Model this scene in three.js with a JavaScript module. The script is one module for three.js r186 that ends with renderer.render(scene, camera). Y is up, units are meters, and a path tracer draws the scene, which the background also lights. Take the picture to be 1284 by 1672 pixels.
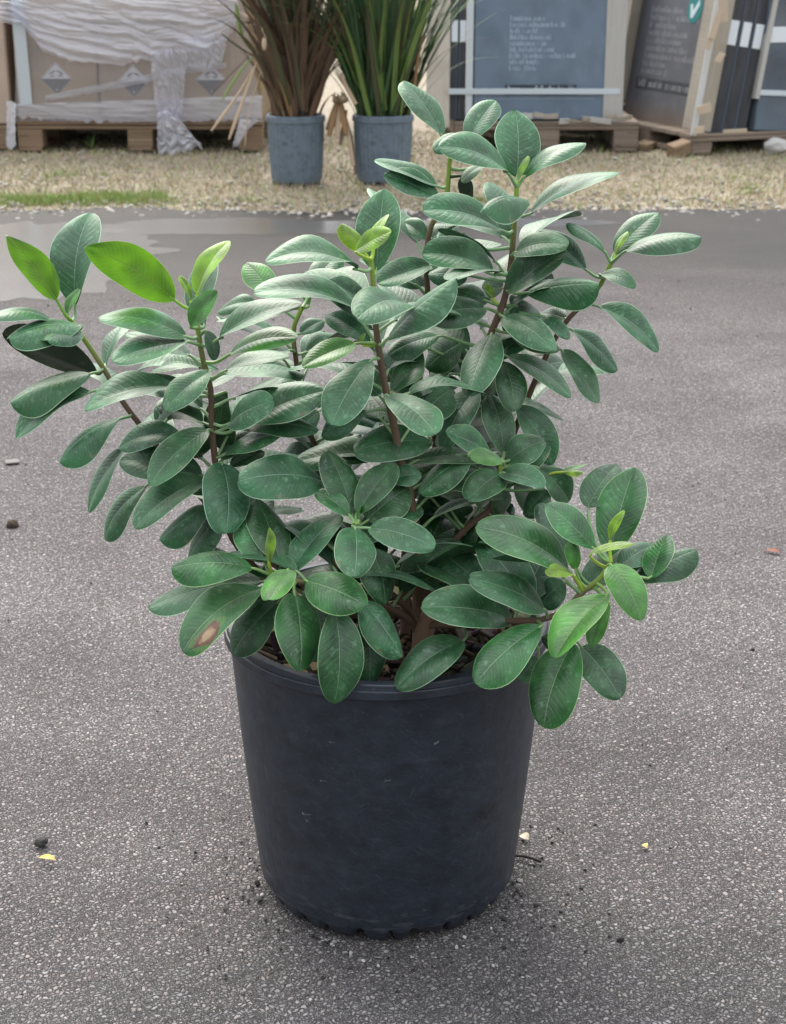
import * as THREE from 'three';
import { mergeGeometries } from 'three/addons/utils/BufferGeometryUtils.js';
import { ImprovedNoise } from 'three/addons/math/ImprovedNoise.js';

// ---------------------------------------------------------------- camera, sky, sun, exposure
const W = 786, H = 1024, FOCAL = 2600, PX = 642, PY = 836, PITCH = 19.5 * Math.PI / 180;
const scene = new THREE.Scene();
const camera = new THREE.PerspectiveCamera(2 * Math.atan(836 / FOCAL) * 180 / Math.PI, W / H, 0.05, 600);
camera.position.set(0, 1.038, 1.643);
camera.rotation.set(-PITCH, 0, 0);
camera.focus = 1.8;
camera.userData.fStop = 14;
camera.updateMatrixWorld();
scene.add(camera);
const renderer = new THREE.WebGLRenderer({ antialias: true });
renderer.setSize(W, H);
renderer.shadowMap.enabled = true;
renderer.toneMapping = THREE.LinearToneMapping;
renderer.toneMappingExposure = 2.35;
{ // overcast sky, brighter towards the zenith
  const w = 256, h = 128, data = new Float32Array(w * h * 4);
  for (let y = 0; y < h; y++) for (let x = 0; x < w; x++) {
    const el = ((y + 0.5) / h - 0.5) * Math.PI, s = Math.sin(el), i = (y * w + x) * 4;
    const ph = ((x + 0.5) / w - 0.5) * Math.PI * 2, toSun = (Math.cos(ph) * Math.cos(el) * -0.24 + s * 0.74 + Math.sin(ph) * Math.cos(el) * -0.63), glow = Math.max(0, toSun) ** 5;
    const L = s > 0 ? 0.33 + 0.62 * s + 0.45 * glow : 0.2;
    const soft = 1 + 0.06 * Math.sin(x / w * Math.PI * 4 + 1.3) * Math.cos(el * 3);
    data[i] = L * soft * 0.96; data[i + 1] = L * soft * 0.99; data[i + 2] = L * soft * 1.04; data[i + 3] = 1;
  }
  const sky = new THREE.DataTexture(data, w, h, THREE.RGBAFormat, THREE.FloatType);
  sky.mapping = THREE.EquirectangularReflectionMapping; sky.magFilter = sky.minFilter = THREE.LinearFilter;
  sky.needsUpdate = true;
  scene.background = sky; scene.environment = sky;
}
const sun = new THREE.DirectionalLight(0xfff6ea, 2.1);
sun.position.set(-1.7, 5.2, -4.4); sun.castShadow = true; sun.shadow.radius = 80;
sun.shadow.mapSize.set(2048, 2048);
Object.assign(sun.shadow.camera, { left: -6, right: 6, top: 6, bottom: -10, near: 0.1, far: 40 });
scene.add(sun, sun.target);

// ---------------------------------------------------------------- helpers
function rng(a) { return () => { a |= 0; a = a + 0x6D2B79F5 | 0; let t = Math.imul(a ^ a >>> 15, 1 | a); t = t + Math.imul(t ^ t >>> 7, 61 | t) ^ t; return ((t ^ t >>> 14) >>> 0) / 4294967296; }; }
const R = rng(20240611), rr = (a, b) => a + (b - a) * R();
const noise = new ImprovedNoise(), nz = (x, y, z = 0) => noise.noise(x, y, z);
const fbm = (x, y, z = 0) => nz(x, y, z) + 0.5 * nz(x * 2.1, y * 2.1, z + 7) + 0.25 * nz(x * 4.3, y * 4.3, z + 13);
const V = (x, y, z) => new THREE.Vector3(x, y, z), clamp = THREE.MathUtils.clamp, lerp = THREE.MathUtils.lerp;
const sm = (a, b, x) => { const t = clamp((x - a) / (b - a), 0, 1); return t * t * (3 - 2 * t); };
const eye = camera.position.clone();
function ray(px, py) { return V((px - PX) / FOCAL, -(py - PY) / FOCAL, -1).applyQuaternion(camera.quaternion); }
function at(px, py, z) { const d = ray(px, py); return eye.clone().addScaledVector(d, (z - eye.z) / d.z); }      // a spot at a known depth
function gp(px, py, y = 0) { const d = ray(px, py); return eye.clone().addScaledVector(d, (y - eye.y) / d.y); }  // a spot at a known height
const used = {};
function numbered(n) { const k = used[n] = (used[n] ?? -1) + 1; return k ? n + '_' + String(k).padStart(3, '0') : n; }
function tag(o, label, category, group) { o.userData.label = label; o.userData.category = category; if (group) o.userData.group = group; return o; }
function thing(name, label, category, pos, group) { const g = new THREE.Group(); g.name = numbered(name); if (pos) g.position.copy(pos); scene.add(g); return tag(g, label, category, group); }
function mesh(name, geo, mat, parent = scene) { const m = new THREE.Mesh(geo, mat); m.name = parent === scene ? numbered(name) : name; m.castShadow = m.receiveShadow = true; parent.add(m); return m; }
const partCount = new WeakMap();
function part(name, geo, mat, parent) {
  const c = partCount.get(parent) ?? {}; partCount.set(parent, c); const k = c[name] = (c[name] ?? -1) + 1;
  return mesh(k ? name + '_' + String(k).padStart(3, '0') : name, geo, mat, parent);
}
function struct(name, geo, mat) { const m = mesh(name, geo, mat); m.userData.kind = 'structure'; return m; }
const lin = (r, g, b) => new THREE.Color().setRGB(r, g, b);
function std(r, g, b, rough = 0.8, more = {}) { return new THREE.MeshStandardMaterial({ color: lin(r, g, b), roughness: rough, side: THREE.DoubleSide, ...more }); }
function canvasTex(w, h, draw, repeat, srgb = true) {
  const c = document.createElement('canvas'); c.width = w; c.height = h; draw(c.getContext('2d'), w, h);
  const t = new THREE.CanvasTexture(c); if (srgb) t.colorSpace = THREE.SRGBColorSpace;
  if (repeat) { t.wrapS = t.wrapT = THREE.RepeatWrapping; t.repeat.set(repeat[0], repeat[1]); }
  return t;
}
function dataTex(w, h, fn, srgb) {       // fn(x, y) -> [r, g, b] in 0..255
  const d = new Uint8Array(w * h * 4);
  for (let y = 0, i = 0; y < h; y++) for (let x = 0; x < w; x++, i += 4) { const c = fn(x, y); d[i] = clamp(c[0], 0, 255); d[i + 1] = clamp(c[1], 0, 255); d[i + 2] = clamp(c[2], 0, 255); d[i + 3] = 255; }
  const t = new THREE.DataTexture(d, w, h); t.magFilter = THREE.LinearFilter; t.minFilter = THREE.LinearFilter; t.wrapS = t.wrapT = THREE.RepeatWrapping;
  if (srgb) t.colorSpace = THREE.SRGBColorSpace; t.needsUpdate = true; return t;
}
// box with chamfered edges and uv in metres
function box(w, h, d, bevel = 0.004) {
  const b = Math.min(bevel, w / 3, h / 3, d / 3), s = new THREE.Shape(), x = w / 2 - b, y = h / 2 - b;
  s.moveTo(-x, -y); s.lineTo(x, -y); s.lineTo(x, y); s.lineTo(-x, y); s.closePath();
  return new THREE.ExtrudeGeometry(s, { depth: d - 2 * b, bevelEnabled: true, bevelThickness: b, bevelSize: b, bevelSegments: 1, steps: 1 }).translate(0, 0, -d / 2 + b);
}
function warpBox(w, h, d, bevel, amount, seed) {      // a slightly crooked board
  const g = box(w, h, d, bevel), p = g.attributes.position;
  for (let i = 0; i < p.count; i++) { const x = p.getX(i), y = p.getY(i), z = p.getZ(i); p.setXYZ(i, x + amount * nz(x * 9 + seed, y * 9, z * 9), y + amount * nz(x * 9, y * 9 + seed, z * 9 + 4), z + amount * nz(x * 9 + 2, y * 9, z * 9 + seed)); }
  g.computeVertexNormals(); return g;
}
// tapered tube through points, radius(t), colour(t)
function taper(points, radius, sides = 7, rings = 24, colour) {
  const curve = new THREE.CatmullRomCurve3(points, false, 'centripetal'), pos = [], col = [], uv = [], idx = [];
  const fr = curve.computeFrenetFrames(rings, false);
  for (let i = 0; i <= rings; i++) {
    const t = i / rings, c = curve.getPointAt(t), r = radius(t), k = colour ? colour(t) : null;
    for (let j = 0; j <= sides; j++) {
      const a = j / sides * Math.PI * 2, n = fr.normals[i].clone().multiplyScalar(Math.cos(a)).addScaledVector(fr.binormals[i], Math.sin(a));
      const p = c.clone().addScaledVector(n, r); pos.push(p.x, p.y, p.z); uv.push(j / sides * 0.06, t * curve.getLength());
      if (k) col.push(k[0], k[1], k[2]);
    }
  }
  for (let i = 0; i < rings; i++) for (let j = 0; j < sides; j++) { const a = i * (sides + 1) + j, b = a + sides + 1; idx.push(a, b, a + 1, b, b + 1, a + 1); }
  const g = new THREE.BufferGeometry(); g.setAttribute('position', new THREE.Float32BufferAttribute(pos, 3)); g.setAttribute('uv', new THREE.Float32BufferAttribute(uv, 2));
  if (colour) g.setAttribute('color', new THREE.Float32BufferAttribute(col, 3));
  g.setIndex(idx); g.computeVertexNormals(); return g;
}
function gridGeo(nu, nv, fn, uvf) {                   // fn(u, v) -> Vector3
  const pos = [], uv = [], idx = [];
  for (let j = 0; j <= nv; j++) for (let i = 0; i <= nu; i++) { const u = i / nu, v = j / nv, p = fn(u, v); pos.push(p.x, p.y, p.z); const q = uvf ? uvf(u, v) : [u, v]; uv.push(q[0], q[1]); }
  for (let j = 0; j < nv; j++) for (let i = 0; i < nu; i++) { const a = j * (nu + 1) + i, b = a + nu + 1; idx.push(a, a + 1, b, b, a + 1, b + 1); }
  const g = new THREE.BufferGeometry(); g.setAttribute('position', new THREE.Float32BufferAttribute(pos, 3)); g.setAttribute('uv', new THREE.Float32BufferAttribute(uv, 2)); g.setIndex(idx); g.computeVertexNormals(); return g;
}
function rockGeo(r, flat, seed) {
  const g = new THREE.IcosahedronGeometry(r, 2), p = g.attributes.position;
  for (let i = 0; i < p.count; i++) { const v = V(p.getX(i), p.getY(i), p.getZ(i)), k = 1 + 0.35 * nz(v.x / r * 1.2 + seed, v.y / r * 1.2, v.z / r * 1.2); p.setXYZ(i, v.x * k, v.y * k * flat, v.z * k * 0.8); }
  g.computeVertexNormals(); return g;
}

// ---------------------------------------------------------------- ground and asphalt
// crushed stone set in dark bitumen: cells of uneven size, each stone with its own tone
function aggregate(size, cells, seed) {
  const net = (cells, sd) => { const r = rng(sd), n = cells * cells, q = { cells, px: new Float32Array(n), py: new Float32Array(n), tone: new Float32Array(n), big: new Float32Array(n), hue: new Float32Array(n), d: 0, id: 0 }; for (let i = 0; i < n; i++) { q.px[i] = r(); q.py[i] = r(); q.tone[i] = r(); q.big[i] = r(); q.hue[i] = r(); } return q; };
  const seek = (q, u, v) => {
    const c = q.cells, fx = u * c, fy = v * c, cx = Math.floor(fx), cy = Math.floor(fy); let d1 = 9, d2 = 9, id = 0;
    for (let j = -1; j <= 1; j++) for (let i = -1; i <= 1; i++) {
      const k = ((cy + j + c) % c) * c + (cx + i + c) % c, dx = (cx + i + q.px[k] - fx) * (0.7 + 0.6 * q.hue[k]), dy = (cy + j + q.py[k] - fy) * (1.3 - 0.6 * q.hue[k]), d = Math.sqrt(dx * dx + dy * dy) - 0.3 * q.big[k];
      if (d < d1) { d2 = d1; d1 = d; id = k; } else if (d < d2) d2 = d;
    }
    q.d = d2 - d1; q.id = id;
  };
  const A = net(Math.round(cells * 0.72), seed), B = net(Math.round(cells * 1.5), seed + 9), col = new Uint8Array(size * size * 4), hgt = new Uint8Array(size * size * 4), P2 = Math.PI * 2 / size;
  for (let y = 0; y < size; y++) for (let x = 0; x < size; x++) {
    const grain = ((x * 374761393 + y * 668265263) >>> 5) % 97 / 97, wu = 0.0009 * Math.sin(y * P2 * 61 + 2 * Math.sin(x * P2 * 23)), wv = 0.0009 * Math.sin(x * P2 * 57 + 2 * Math.sin(y * P2 * 27)), u = (x / size + wu + 1) % 1, v = (y / size + wv + 1) % 1;
    seek(A, u, v); let q = A, e = clamp((A.d - 0.1) * 3 + 0.35 * (grain - 0.5), 0, 1), lum;
    if (A.big[A.id] > 0.48 && e > 0.08) lum = 44 + e * (46 + 52 * A.tone[A.id]);
    else { seek(B, u, v); q = B; e = clamp(B.d * 2.4 + 0.4 * (grain - 0.5), 0, 1); lum = 43 + e * (40 + 62 * B.tone[B.id] * (B.big[B.id] > 0.4 ? 1 : 0.4)); e *= 0.6; }
    lum += 24 * (grain - 0.5);
    const i = (y * size + x) * 4, h = 3 * (q.hue[q.id] - 0.5); col[i] = clamp(lum * (1.012 + 0.012 * h), 0, 255); col[i + 1] = clamp(lum * 0.99, 0, 255); col[i + 2] = clamp(lum * (0.99 - 0.012 * h), 0, 255); col[i + 3] = 255;
    const b = clamp(255 * e * (0.5 + 0.5 * q.tone[q.id]), 0, 255); hgt[i] = hgt[i + 1] = hgt[i + 2] = b; hgt[i + 3] = 255;
  }
  const mk = (d, srgb) => { const t = new THREE.DataTexture(d, size, size); t.magFilter = t.minFilter = THREE.LinearFilter; t.wrapS = t.wrapT = THREE.RepeatWrapping; if (srgb) t.colorSpace = THREE.SRGBColorSpace; t.needsUpdate = true; return t; };
  return [mk(col, true), mk(hgt, false)];
}
const TILE = 1.1, [asphaltMap, asphaltBump] = aggregate(2048, 300, 5);
const EDGE = -5.12;                                   // where the asphalt gives way to dry grass
const edgeAt = (x) => EDGE + 0.11 * fbm(x * 1.3, 3.1) + 0.06 * nz(x * 7, 1.7) + 0.03 * nz(x * 21, 4.1);
const wetAt = (x, z) => { const n = 0.6 * fbm(x * 0.6 + 3, z * 1.3) + 0.28 * fbm(x * 2.2, z * 4.5); return sm(-2.55, -4.35, z + 0.9 * n - 0.25 * sm(0.3, 2.4, x)); };
const wetMap = dataTex(512, 512, (x, y) => {          // over x -6..6, z -6..6
  const X = x / 512 * 12 - 6, Z = y / 512 * 12 - 6, w = wetAt(X, Z); return [0, lerp(235, 128, w), 0];
}, false);
{
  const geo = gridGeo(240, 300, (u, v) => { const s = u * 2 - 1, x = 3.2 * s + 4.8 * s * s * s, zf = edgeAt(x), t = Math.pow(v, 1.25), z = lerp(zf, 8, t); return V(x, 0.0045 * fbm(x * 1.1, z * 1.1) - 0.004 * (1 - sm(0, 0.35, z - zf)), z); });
  const p = geo.attributes.position, uv = [], uv1 = [], col = [];
  for (let i = 0; i < p.count; i++) {
    const x = p.getX(i), z = p.getZ(i); uv.push(x / TILE + 0.03 * nz(x * 0.7, z * 0.7), z / TILE + 0.03 * nz(x * 0.7, z * 0.7, 5)); uv1.push((x + 6) / 12, (z + 6) / 12);
    const w = wetAt(x, z), st = 1 + 0.12 * fbm(x * 2.9, z * 3.7, 12) - 0.1 * sm(0.1, 0.5, fbm(x * 1.9, z * 2.3, 15)) - 0.5 * Math.exp(-(((x - 0.62) / 0.2) ** 2 + ((z - 0.62) / 0.12) ** 2)) * (0.6 + fbm(x * 9, z * 9)) + 0.2 * fbm(x * 1.3, z * 1.9, 2) + 0.16 * fbm(x * 5, z * 5, 9) + 0.08 * nz(x * 23, z * 23, 4), shaded = 1 - 0.42 * sm(-0.2, 0.75, z + 0.3 * fbm(x * 1.4, z * 1.4, 4));  // shade painted into the asphalt colour: darker and cooler towards the camera
    const k = lerp(st * shaded, 0.2 * (1 + 0.3 * fbm(x * 2, z * 3, 3)), w); const cool = sm(-0.1, 0.8, z); col.push(k * lerp(1, 0.985, cool), k * lerp(lerp(0.972, 1.0, cool), 0.92, w), k * lerp(lerp(0.972, 1.02, cool), 0.9, w));
  }
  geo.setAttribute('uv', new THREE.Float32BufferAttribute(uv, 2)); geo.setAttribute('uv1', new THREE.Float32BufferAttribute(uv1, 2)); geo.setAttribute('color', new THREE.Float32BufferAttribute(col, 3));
  wetMap.channel = 1; wetMap.wrapS = wetMap.wrapT = THREE.ClampToEdgeWrapping;
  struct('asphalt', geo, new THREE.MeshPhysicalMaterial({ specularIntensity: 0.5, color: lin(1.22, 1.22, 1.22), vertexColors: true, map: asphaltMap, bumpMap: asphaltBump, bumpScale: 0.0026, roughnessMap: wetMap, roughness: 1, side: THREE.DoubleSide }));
}
const dirtMap = dataTex(512, 512, (x, y) => {
  const n = fbm(x / 40, y / 40) + 0.8 * nz(x / 5, y / 5, 3) + 0.7 * nz(x / 2.1, y / 2.1, 8); const a = 150 + 38 * n; return [a * 1.02, a * 0.95, a * 0.83];
}, true);
{
  const geo = gridGeo(60, 90, (u, v) => { const s = u * 2 - 1, x = 6 * s + 140 * s ** 5, z = 8 - 18 * v - 170 * v ** 6; return V(x, -0.012 + (z < EDGE - 0.4 ? 0.012 * fbm(x * 2, z * 2) : 0), z); }, (u, v) => { const s = u * 2 - 1; return [(6 * s + 140 * s ** 5) / 0.7, (8 - 18 * v - 170 * v ** 6) / 0.7]; });
  struct('ground', geo, std(0.8, 0.8, 0.8, 0.95, { map: dirtMap, bumpMap: dirtMap, bumpScale: 0.006 }));
}
// ---- grass strip
function tufts(name, label, category, count, place, colour, hMin, hMax, wid) {
  const g = gridGeo(1, 2, (u, v) => V((u - 0.5) * (1 - v * 0.85), v, 0.35 * v * v));
  const m = new THREE.InstancedMesh(g, new THREE.MeshStandardMaterial({ color: lin(1, 1, 1), roughness: 0.85, side: THREE.DoubleSide }), count), o = new THREE.Object3D();
  for (let i = 0; i < count; i++) {
    const [x, z] = place(), h = rr(hMin, hMax); o.position.set(x, -0.01, z); o.rotation.set(rr(-0.9, 0.9), rr(0, 6.3), rr(-0.9, 0.9)); o.scale.set(wid * rr(0.6, 1.3), h, h); o.updateMatrix(); m.setMatrixAt(i, o.matrix); m.setColorAt(i, colour(x, z));
  }
  m.name = name; m.castShadow = m.receiveShadow = true; m.userData.kind = 'stuff'; tag(m, label, category); scene.add(m); return m;
}
const greenAt = (x, z) => { const p = 0.5 * fbm(x * 1.5 + 4, z * 2.5) + 0.35 * fbm(x * 7, z * 12, 3) + 0.9 * Math.exp(-(((x + 1.42) / 0.55) ** 2 + ((z + 5.42) / 0.18) ** 2)) + 0.25 * Math.exp(-(((x + 0.5) / 0.35) ** 2 + ((z + 5.4) / 0.12) ** 2)) + 0.22 * Math.exp(-(((x - 1.25) / 0.15) ** 2 + ((z + 5.5) / 0.12) ** 2)); return p; };
const inStrip = () => { for (;;) { const x = rr(-3.2, 3.4), z = rr(-8.2, EDGE + 0.1); if (z < edgeAt(x) + 0.09 * R() * R() && fbm(x * 4, z * 7, 6) > -0.55 + 0.25 * R() && R() < 1.15 - 0.18 * (EDGE - z)) return [x, z]; } };
tufts('dry_grass', 'dry straw-coloured grass in a strip between the wet asphalt and the pallets', 'dry grass', 60000, inStrip,
  () => { const t = R(); return t < 0.7 ? lin(rr(0.34, 0.5), rr(0.3, 0.44), rr(0.2, 0.31)) : t < 0.88 ? lin(rr(0.2, 0.28), rr(0.19, 0.25), rr(0.09, 0.13)) : lin(rr(0.13, 0.2), rr(0.1, 0.15), rr(0.06, 0.09)); }, 0.01, 0.034, 0.0045);
tufts('green_grass', 'green weedy grass growing in patches along the far asphalt edge', 'grass', 8500,
  () => { for (;;) { const [x, z] = inStrip(); if (R() < sm(0.34, 0.95, greenAt(x, z)) + 0.006) return [x, z]; } },
  () => lin(rr(0.15, 0.3), rr(0.23, 0.37), rr(0.05, 0.12)), 0.015, 0.05, 0.0045);
{
  const g = rockGeo(0.01, 0.6, 3), m = new THREE.InstancedMesh(g, std(1, 1, 1, 0.9), 2600), o = new THREE.Object3D();
  for (let i = 0; i < 2600; i++) { const x = rr(-3, 3.2), z = i < 1500 ? edgeAt(x) + (R() < 0.3 ? 0.35 * R() * R() : rr(-0.35, 0.08)) : rr(-8, EDGE); o.position.set(x, -0.003, z); o.rotation.set(0, rr(0, 6), 0); const s = rr(0.25, 1) ** 2 * 1.3 + 0.15; o.scale.set(s, s, s); o.updateMatrix(); m.setMatrixAt(i, o.matrix); const k = rr(0.14, 0.45); m.setColorAt(i, lin(k, k * 0.94, k * 0.84)); }
  m.name = 'gravel'; m.userData.kind = 'stuff'; m.castShadow = m.receiveShadow = true; tag(m, 'loose pale gravel scattered along the asphalt edge and under the grass', 'gravel'); scene.add(m);
}
// ---- puddle at the far left edge of the asphalt
{
  const blob = (cx, cz, rx, rz, seed) => { const s = new THREE.Shape(); for (let i = 0; i < 160; i++) { const a = i / 160 * Math.PI * 2, k = 1 + 0.3 * fbm(Math.cos(a) * 1.4 + seed, Math.sin(a) * 1.4) + 0.16 * nz(Math.cos(a) * 7 + seed, Math.sin(a) * 7); const x = cx + rx * k * Math.cos(a), y = -(cz + rz * k * Math.sin(a)); i ? s.lineTo(x, y) : s.moveTo(x, y); } return new THREE.ShapeGeometry(s).rotateX(-Math.PI / 2).translate(0, 0.0075, 0); };
  const water = new THREE.MeshPhysicalMaterial({ color: lin(0.92, 0.93, 0.93), roughness: 0.2, transmission: 1, thickness: 0, ior: 1.33, side: THREE.DoubleSide });
  struct('puddle', blob(-1.62, -3.95, 0.8, 0.85, 1), water); struct('puddle', blob(-0.62, -4.62, 0.62, 0.2, 5), water);
  struct('puddle', blob(0.45, -4.72, 0.42, 0.1, 8), water);
}

// ---------------------------------------------------------------- nursery pots
function potShape({ h, rTop, rBase, lip, soil, ribs, notch, thick = 0.005 }) {
  const foot = h * (notch > 0.02 ? 0.07 : 0.055), prof = [[rBase * 0.3, 0.006], [rBase * 0.86, 0.006], [rBase * 0.885, 0.002], [rBase * 0.9, 0.0], [rBase * 0.93, 0.004], [rBase * 0.965, foot * 0.6], [rBase, foot], [rBase + (rTop - rBase) * 0.3, h * 0.32], [rBase + (rTop - rBase) * 0.6, h * 0.6], [rTop - 0.003, h - lip - 0.003], [rTop - 0.0015, h - lip, 1], [rTop + 0.0026, h - lip + 0.0005, 1], [rTop + 0.0034, h - lip + 0.0018, 1], [rTop + 0.003, h - 0.0075, 1], [rTop + 0.0024, h - 0.0062, 1], [rTop + 0.0008, h - 0.0058, 1], [rTop + 0.0002, h - 0.0012, 1], [rTop - 0.001, h, 1], [rTop - 0.009, h + 0.0006, 1], [rTop - 0.0105, h - 0.0012, 1], [rTop - 0.012, h - 0.02], [rTop - 0.018, soil - 0.04]];
  const nv = [], S = 220; for (let i = 0; i < prof.length - 1; i++) { const n = Math.max(1, Math.round(Math.hypot(prof[i + 1][0] - prof[i][0], prof[i + 1][1] - prof[i][1]) / 0.03)); for (let k = 0; k < n; k++) nv.push([lerp(prof[i][0], prof[i + 1][0], k / n), lerp(prof[i][1], prof[i + 1][1], k / n)]); } nv.push(prof[prof.length - 1]);
  for (let i = nv.length - 2; i > 0; i--) if (prof.some((q) => q[2] && q[0] === nv[i][0] && q[1] === nv[i][1])) nv.splice(i, 0, nv[i]);
  const pos = [], uv = [], idx = [];
  nv.forEach(([r, y], j) => {
    for (let i = 0; i <= S; i++) {
      const a = i / S * Math.PI * 2; let rad = r, yy = y;
      rad *= 1 + 0.006 * Math.sin(2 * a + 0.7) * (y / h);
      if (notch && y < foot * 0.9 && r > rBase * 0.8) { const n = nz(Math.cos(a) * 5, Math.sin(a) * 5, 2), c = Math.max(0, Math.sin(a * 26 + 2 * n)); yy += notch * c * c * (1 - y / foot) * (0.6 + 0.8 * nz(Math.cos(a) * 3, Math.sin(a) * 3, 6)); const big = Math.pow(Math.max(0, Math.cos(a * 3 + 0.62)), 18); yy += 0.009 * big * (1 - y / foot); }
      if (ribs && y > foot && y < h - lip - 0.012) rad += 0.0016 * Math.sin(a * ribs);
      pos.push(rad * Math.sin(a), yy, rad * Math.cos(a)); uv.push(i / S, clamp(y / h, 0, 1));
    }
  });
  for (let j = 0; j < nv.length - 1; j++) if (nv[j] !== nv[j + 1]) for (let i = 0; i < S; i++) { const a = j * (S + 1) + i, b = a + S + 1; idx.push(a, a + 1, b, b, a + 1, b + 1); }
  const g = new THREE.BufferGeometry(); g.setAttribute('position', new THREE.Float32BufferAttribute(pos, 3)); g.setAttribute('uv', new THREE.Float32BufferAttribute(uv, 2)); g.setIndex(idx); g.computeVertexNormals();
  const nn = g.attributes.normal; for (let j = 0; j < nv.length; j++) { const a = j * (S + 1), b = a + S, x = nn.getX(a) + nn.getX(b), y = nn.getY(a) + nn.getY(b), z = nn.getZ(a) + nn.getZ(b), l = Math.hypot(x, y, z) || 1; nn.setXYZ(a, x / l, y / l, z / l); nn.setXYZ(b, x / l, y / l, z / l); }
  return g;
}
function scuffed(base, wear, seed) {                 // scratched, dusty plastic
  const r = rng(seed), w = 2048, h = 1024;
  const map = canvasTex(w, h, (c) => {
    c.fillStyle = `rgb(${base})`; c.fillRect(0, 0, w, h);
    for (let i = 0; i < 5200; i++) { const x = r() * w, y = r() * h, s = 8 + 60 * r() * r(), d = r() < 0.5; const g = c.createRadialGradient(x, y, 0, x, y, s); const a = 0.035 * wear * r(); g.addColorStop(0, d ? `rgba(150,165,180,${a})` : `rgba(0,0,0,${a * 2})`); g.addColorStop(1, 'rgba(0,0,0,0)'); c.fillStyle = g; c.fillRect(x - s, y - s, 2 * s, 2 * s); }
    for (let i = 0; i < 15000; i++) { const x = r() * w, y = h * (1 - r() ** 1.4), l = 4 + r() * 34, a = r() < 0.5 ? 0.55 + r() * 0.6 : r() * 3.1; c.strokeStyle = r() < 0.62 ? `rgba(160,176,190,${0.015 + 0.05 * r() * wear})` : `rgba(5,8,12,${0.05 + 0.2 * r()})`; c.lineWidth = 0.6 + r() * 1.6; c.beginPath(); c.moveTo(x, y); c.quadraticCurveTo(x + Math.cos(a) * l * 0.5 + r() * 6, y + Math.sin(a) * l * 0.5, x + Math.cos(a) * l, y + Math.sin(a) * l); c.stroke(); }
    for (let i = 0; i < 1300; i++) { const b = r(); c.fillStyle = b < 0.4 ? `rgba(180,188,196,${0.08 + 0.2 * r()})` : `rgba(4,6,9,${0.3 + 0.4 * r()})`; c.beginPath(); c.ellipse(r() * w, r() * h, 0.7 + r() * 1.6, 0.7 + r() * 1.4, 0, 0, 7); c.fill(); }
    for (let i = 0; i < 14; i++) { const x = r() * w, y = h * (0.1 + 0.5 * r()); c.strokeStyle = `rgba(215,220,222,${0.25 + 0.4 * r()})`; c.lineWidth = 0.8 + r(); c.beginPath(); c.moveTo(x, y); for (let k = 0; k < 4; k++) c.lineTo(x + (r() - 0.3) * 26, y + (r() - 0.5) * 14); c.stroke(); }
    for (let i = 0; i < 260; i++) { const x = r() * w, y = h * (0.86 + 0.14 * r()); c.fillStyle = `rgba(150,148,140,${0.05 + 0.12 * r()})`; c.beginPath(); c.ellipse(x, y, 4 + r() * 26, 2 + r() * 8, 0, 0, 7); c.fill(); }
  });
  const bump = dataTex(512, 256, (x, y) => { const a = x / 512 * Math.PI * 2, n = 128 + 60 * fbm(Math.cos(a) * 9, Math.sin(a) * 9, y / 18) + 30 * nz(x / 2.3, y / 2.3, 4); return [n, n, n]; });
  map.wrapS = THREE.RepeatWrapping;
  return new THREE.MeshStandardMaterial({ map, bumpMap: bump, bumpScale: 0.0012, roughness: 0.43, side: THREE.DoubleSide });
}

// ---------------------------------------------------------------- the shrub in the black pot
const potX = at(633, 1290, 0).x;
const shrub = thing('potted_shrub', 'large bushy shrub with thick oval leaves in a scuffed black nursery pot on the asphalt', 'potted plant', V(potX, 0, 0));
const POT = { h: 0.334, rTop: 0.180, rBase: 0.150, lip: 0.017, soil: 0.302, notch: 0.021 };
part('pot', potShape(POT), scuffed('36,43,53', 2.1, 11), shrub).rotation.y = 2.6;
{
  const g = gridGeo(64, 20, (u, v) => { const a = u * Math.PI * 2, r = v * 0.1665; return V(r * Math.sin(a), 0.302 + 0.009 * fbm(r * Math.sin(a) * 22, r * Math.cos(a) * 22) + 0.006 * nz(r * Math.sin(a) * 70, r * Math.cos(a) * 70), r * Math.cos(a)); });
  part('soil', g, std(0.028, 0.02, 0.014, 0.95), shrub);
  const chip = warpBox(0.022, 0.005, 0.01, 0.0015, 0.003, 2), m = new THREE.InstancedMesh(chip, std(1, 1, 1, 0.9), 620), o = new THREE.Object3D();
  for (let i = 0; i < 620; i++) { const a = rr(0, 6.29), r = 0.163 * Math.sqrt(R()); o.position.set(r * Math.sin(a), 0.304 + rr(0, 0.012), r * Math.cos(a)); o.rotation.set(rr(-0.6, 0.6), rr(0, 6.3), rr(-0.6, 0.6)); const s = rr(0.35, 1.15); o.scale.set(s * rr(0.7, 1.6), s, s); o.updateMatrix(); m.setMatrixAt(i, o.matrix); const k = R(); m.setColorAt(i, k < 0.75 ? lin(rr(0.025, 0.06), rr(0.02, 0.046), rr(0.014, 0.034)) : lin(rr(0.16, 0.32), rr(0.11, 0.22), rr(0.06, 0.12))); }
  m.name = 'bark_chips'; m.userData.kind = 'stuff'; m.castShadow = m.receiveShadow = true; shrub.add(m);
  const tan = part('bark_piece', warpBox(0.045, 0.004, 0.02, 0.001, 0.004, 8), std(0.42, 0.3, 0.17, 0.85), shrub); const p = gp(497, 1098, 0.312); tan.position.set(p.x - potX, 0.315, p.z); tan.rotation.set(0.35, 0.15, -0.1);
  tan.userData.label = 'tan piece of bark by the front rim';
}
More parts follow.
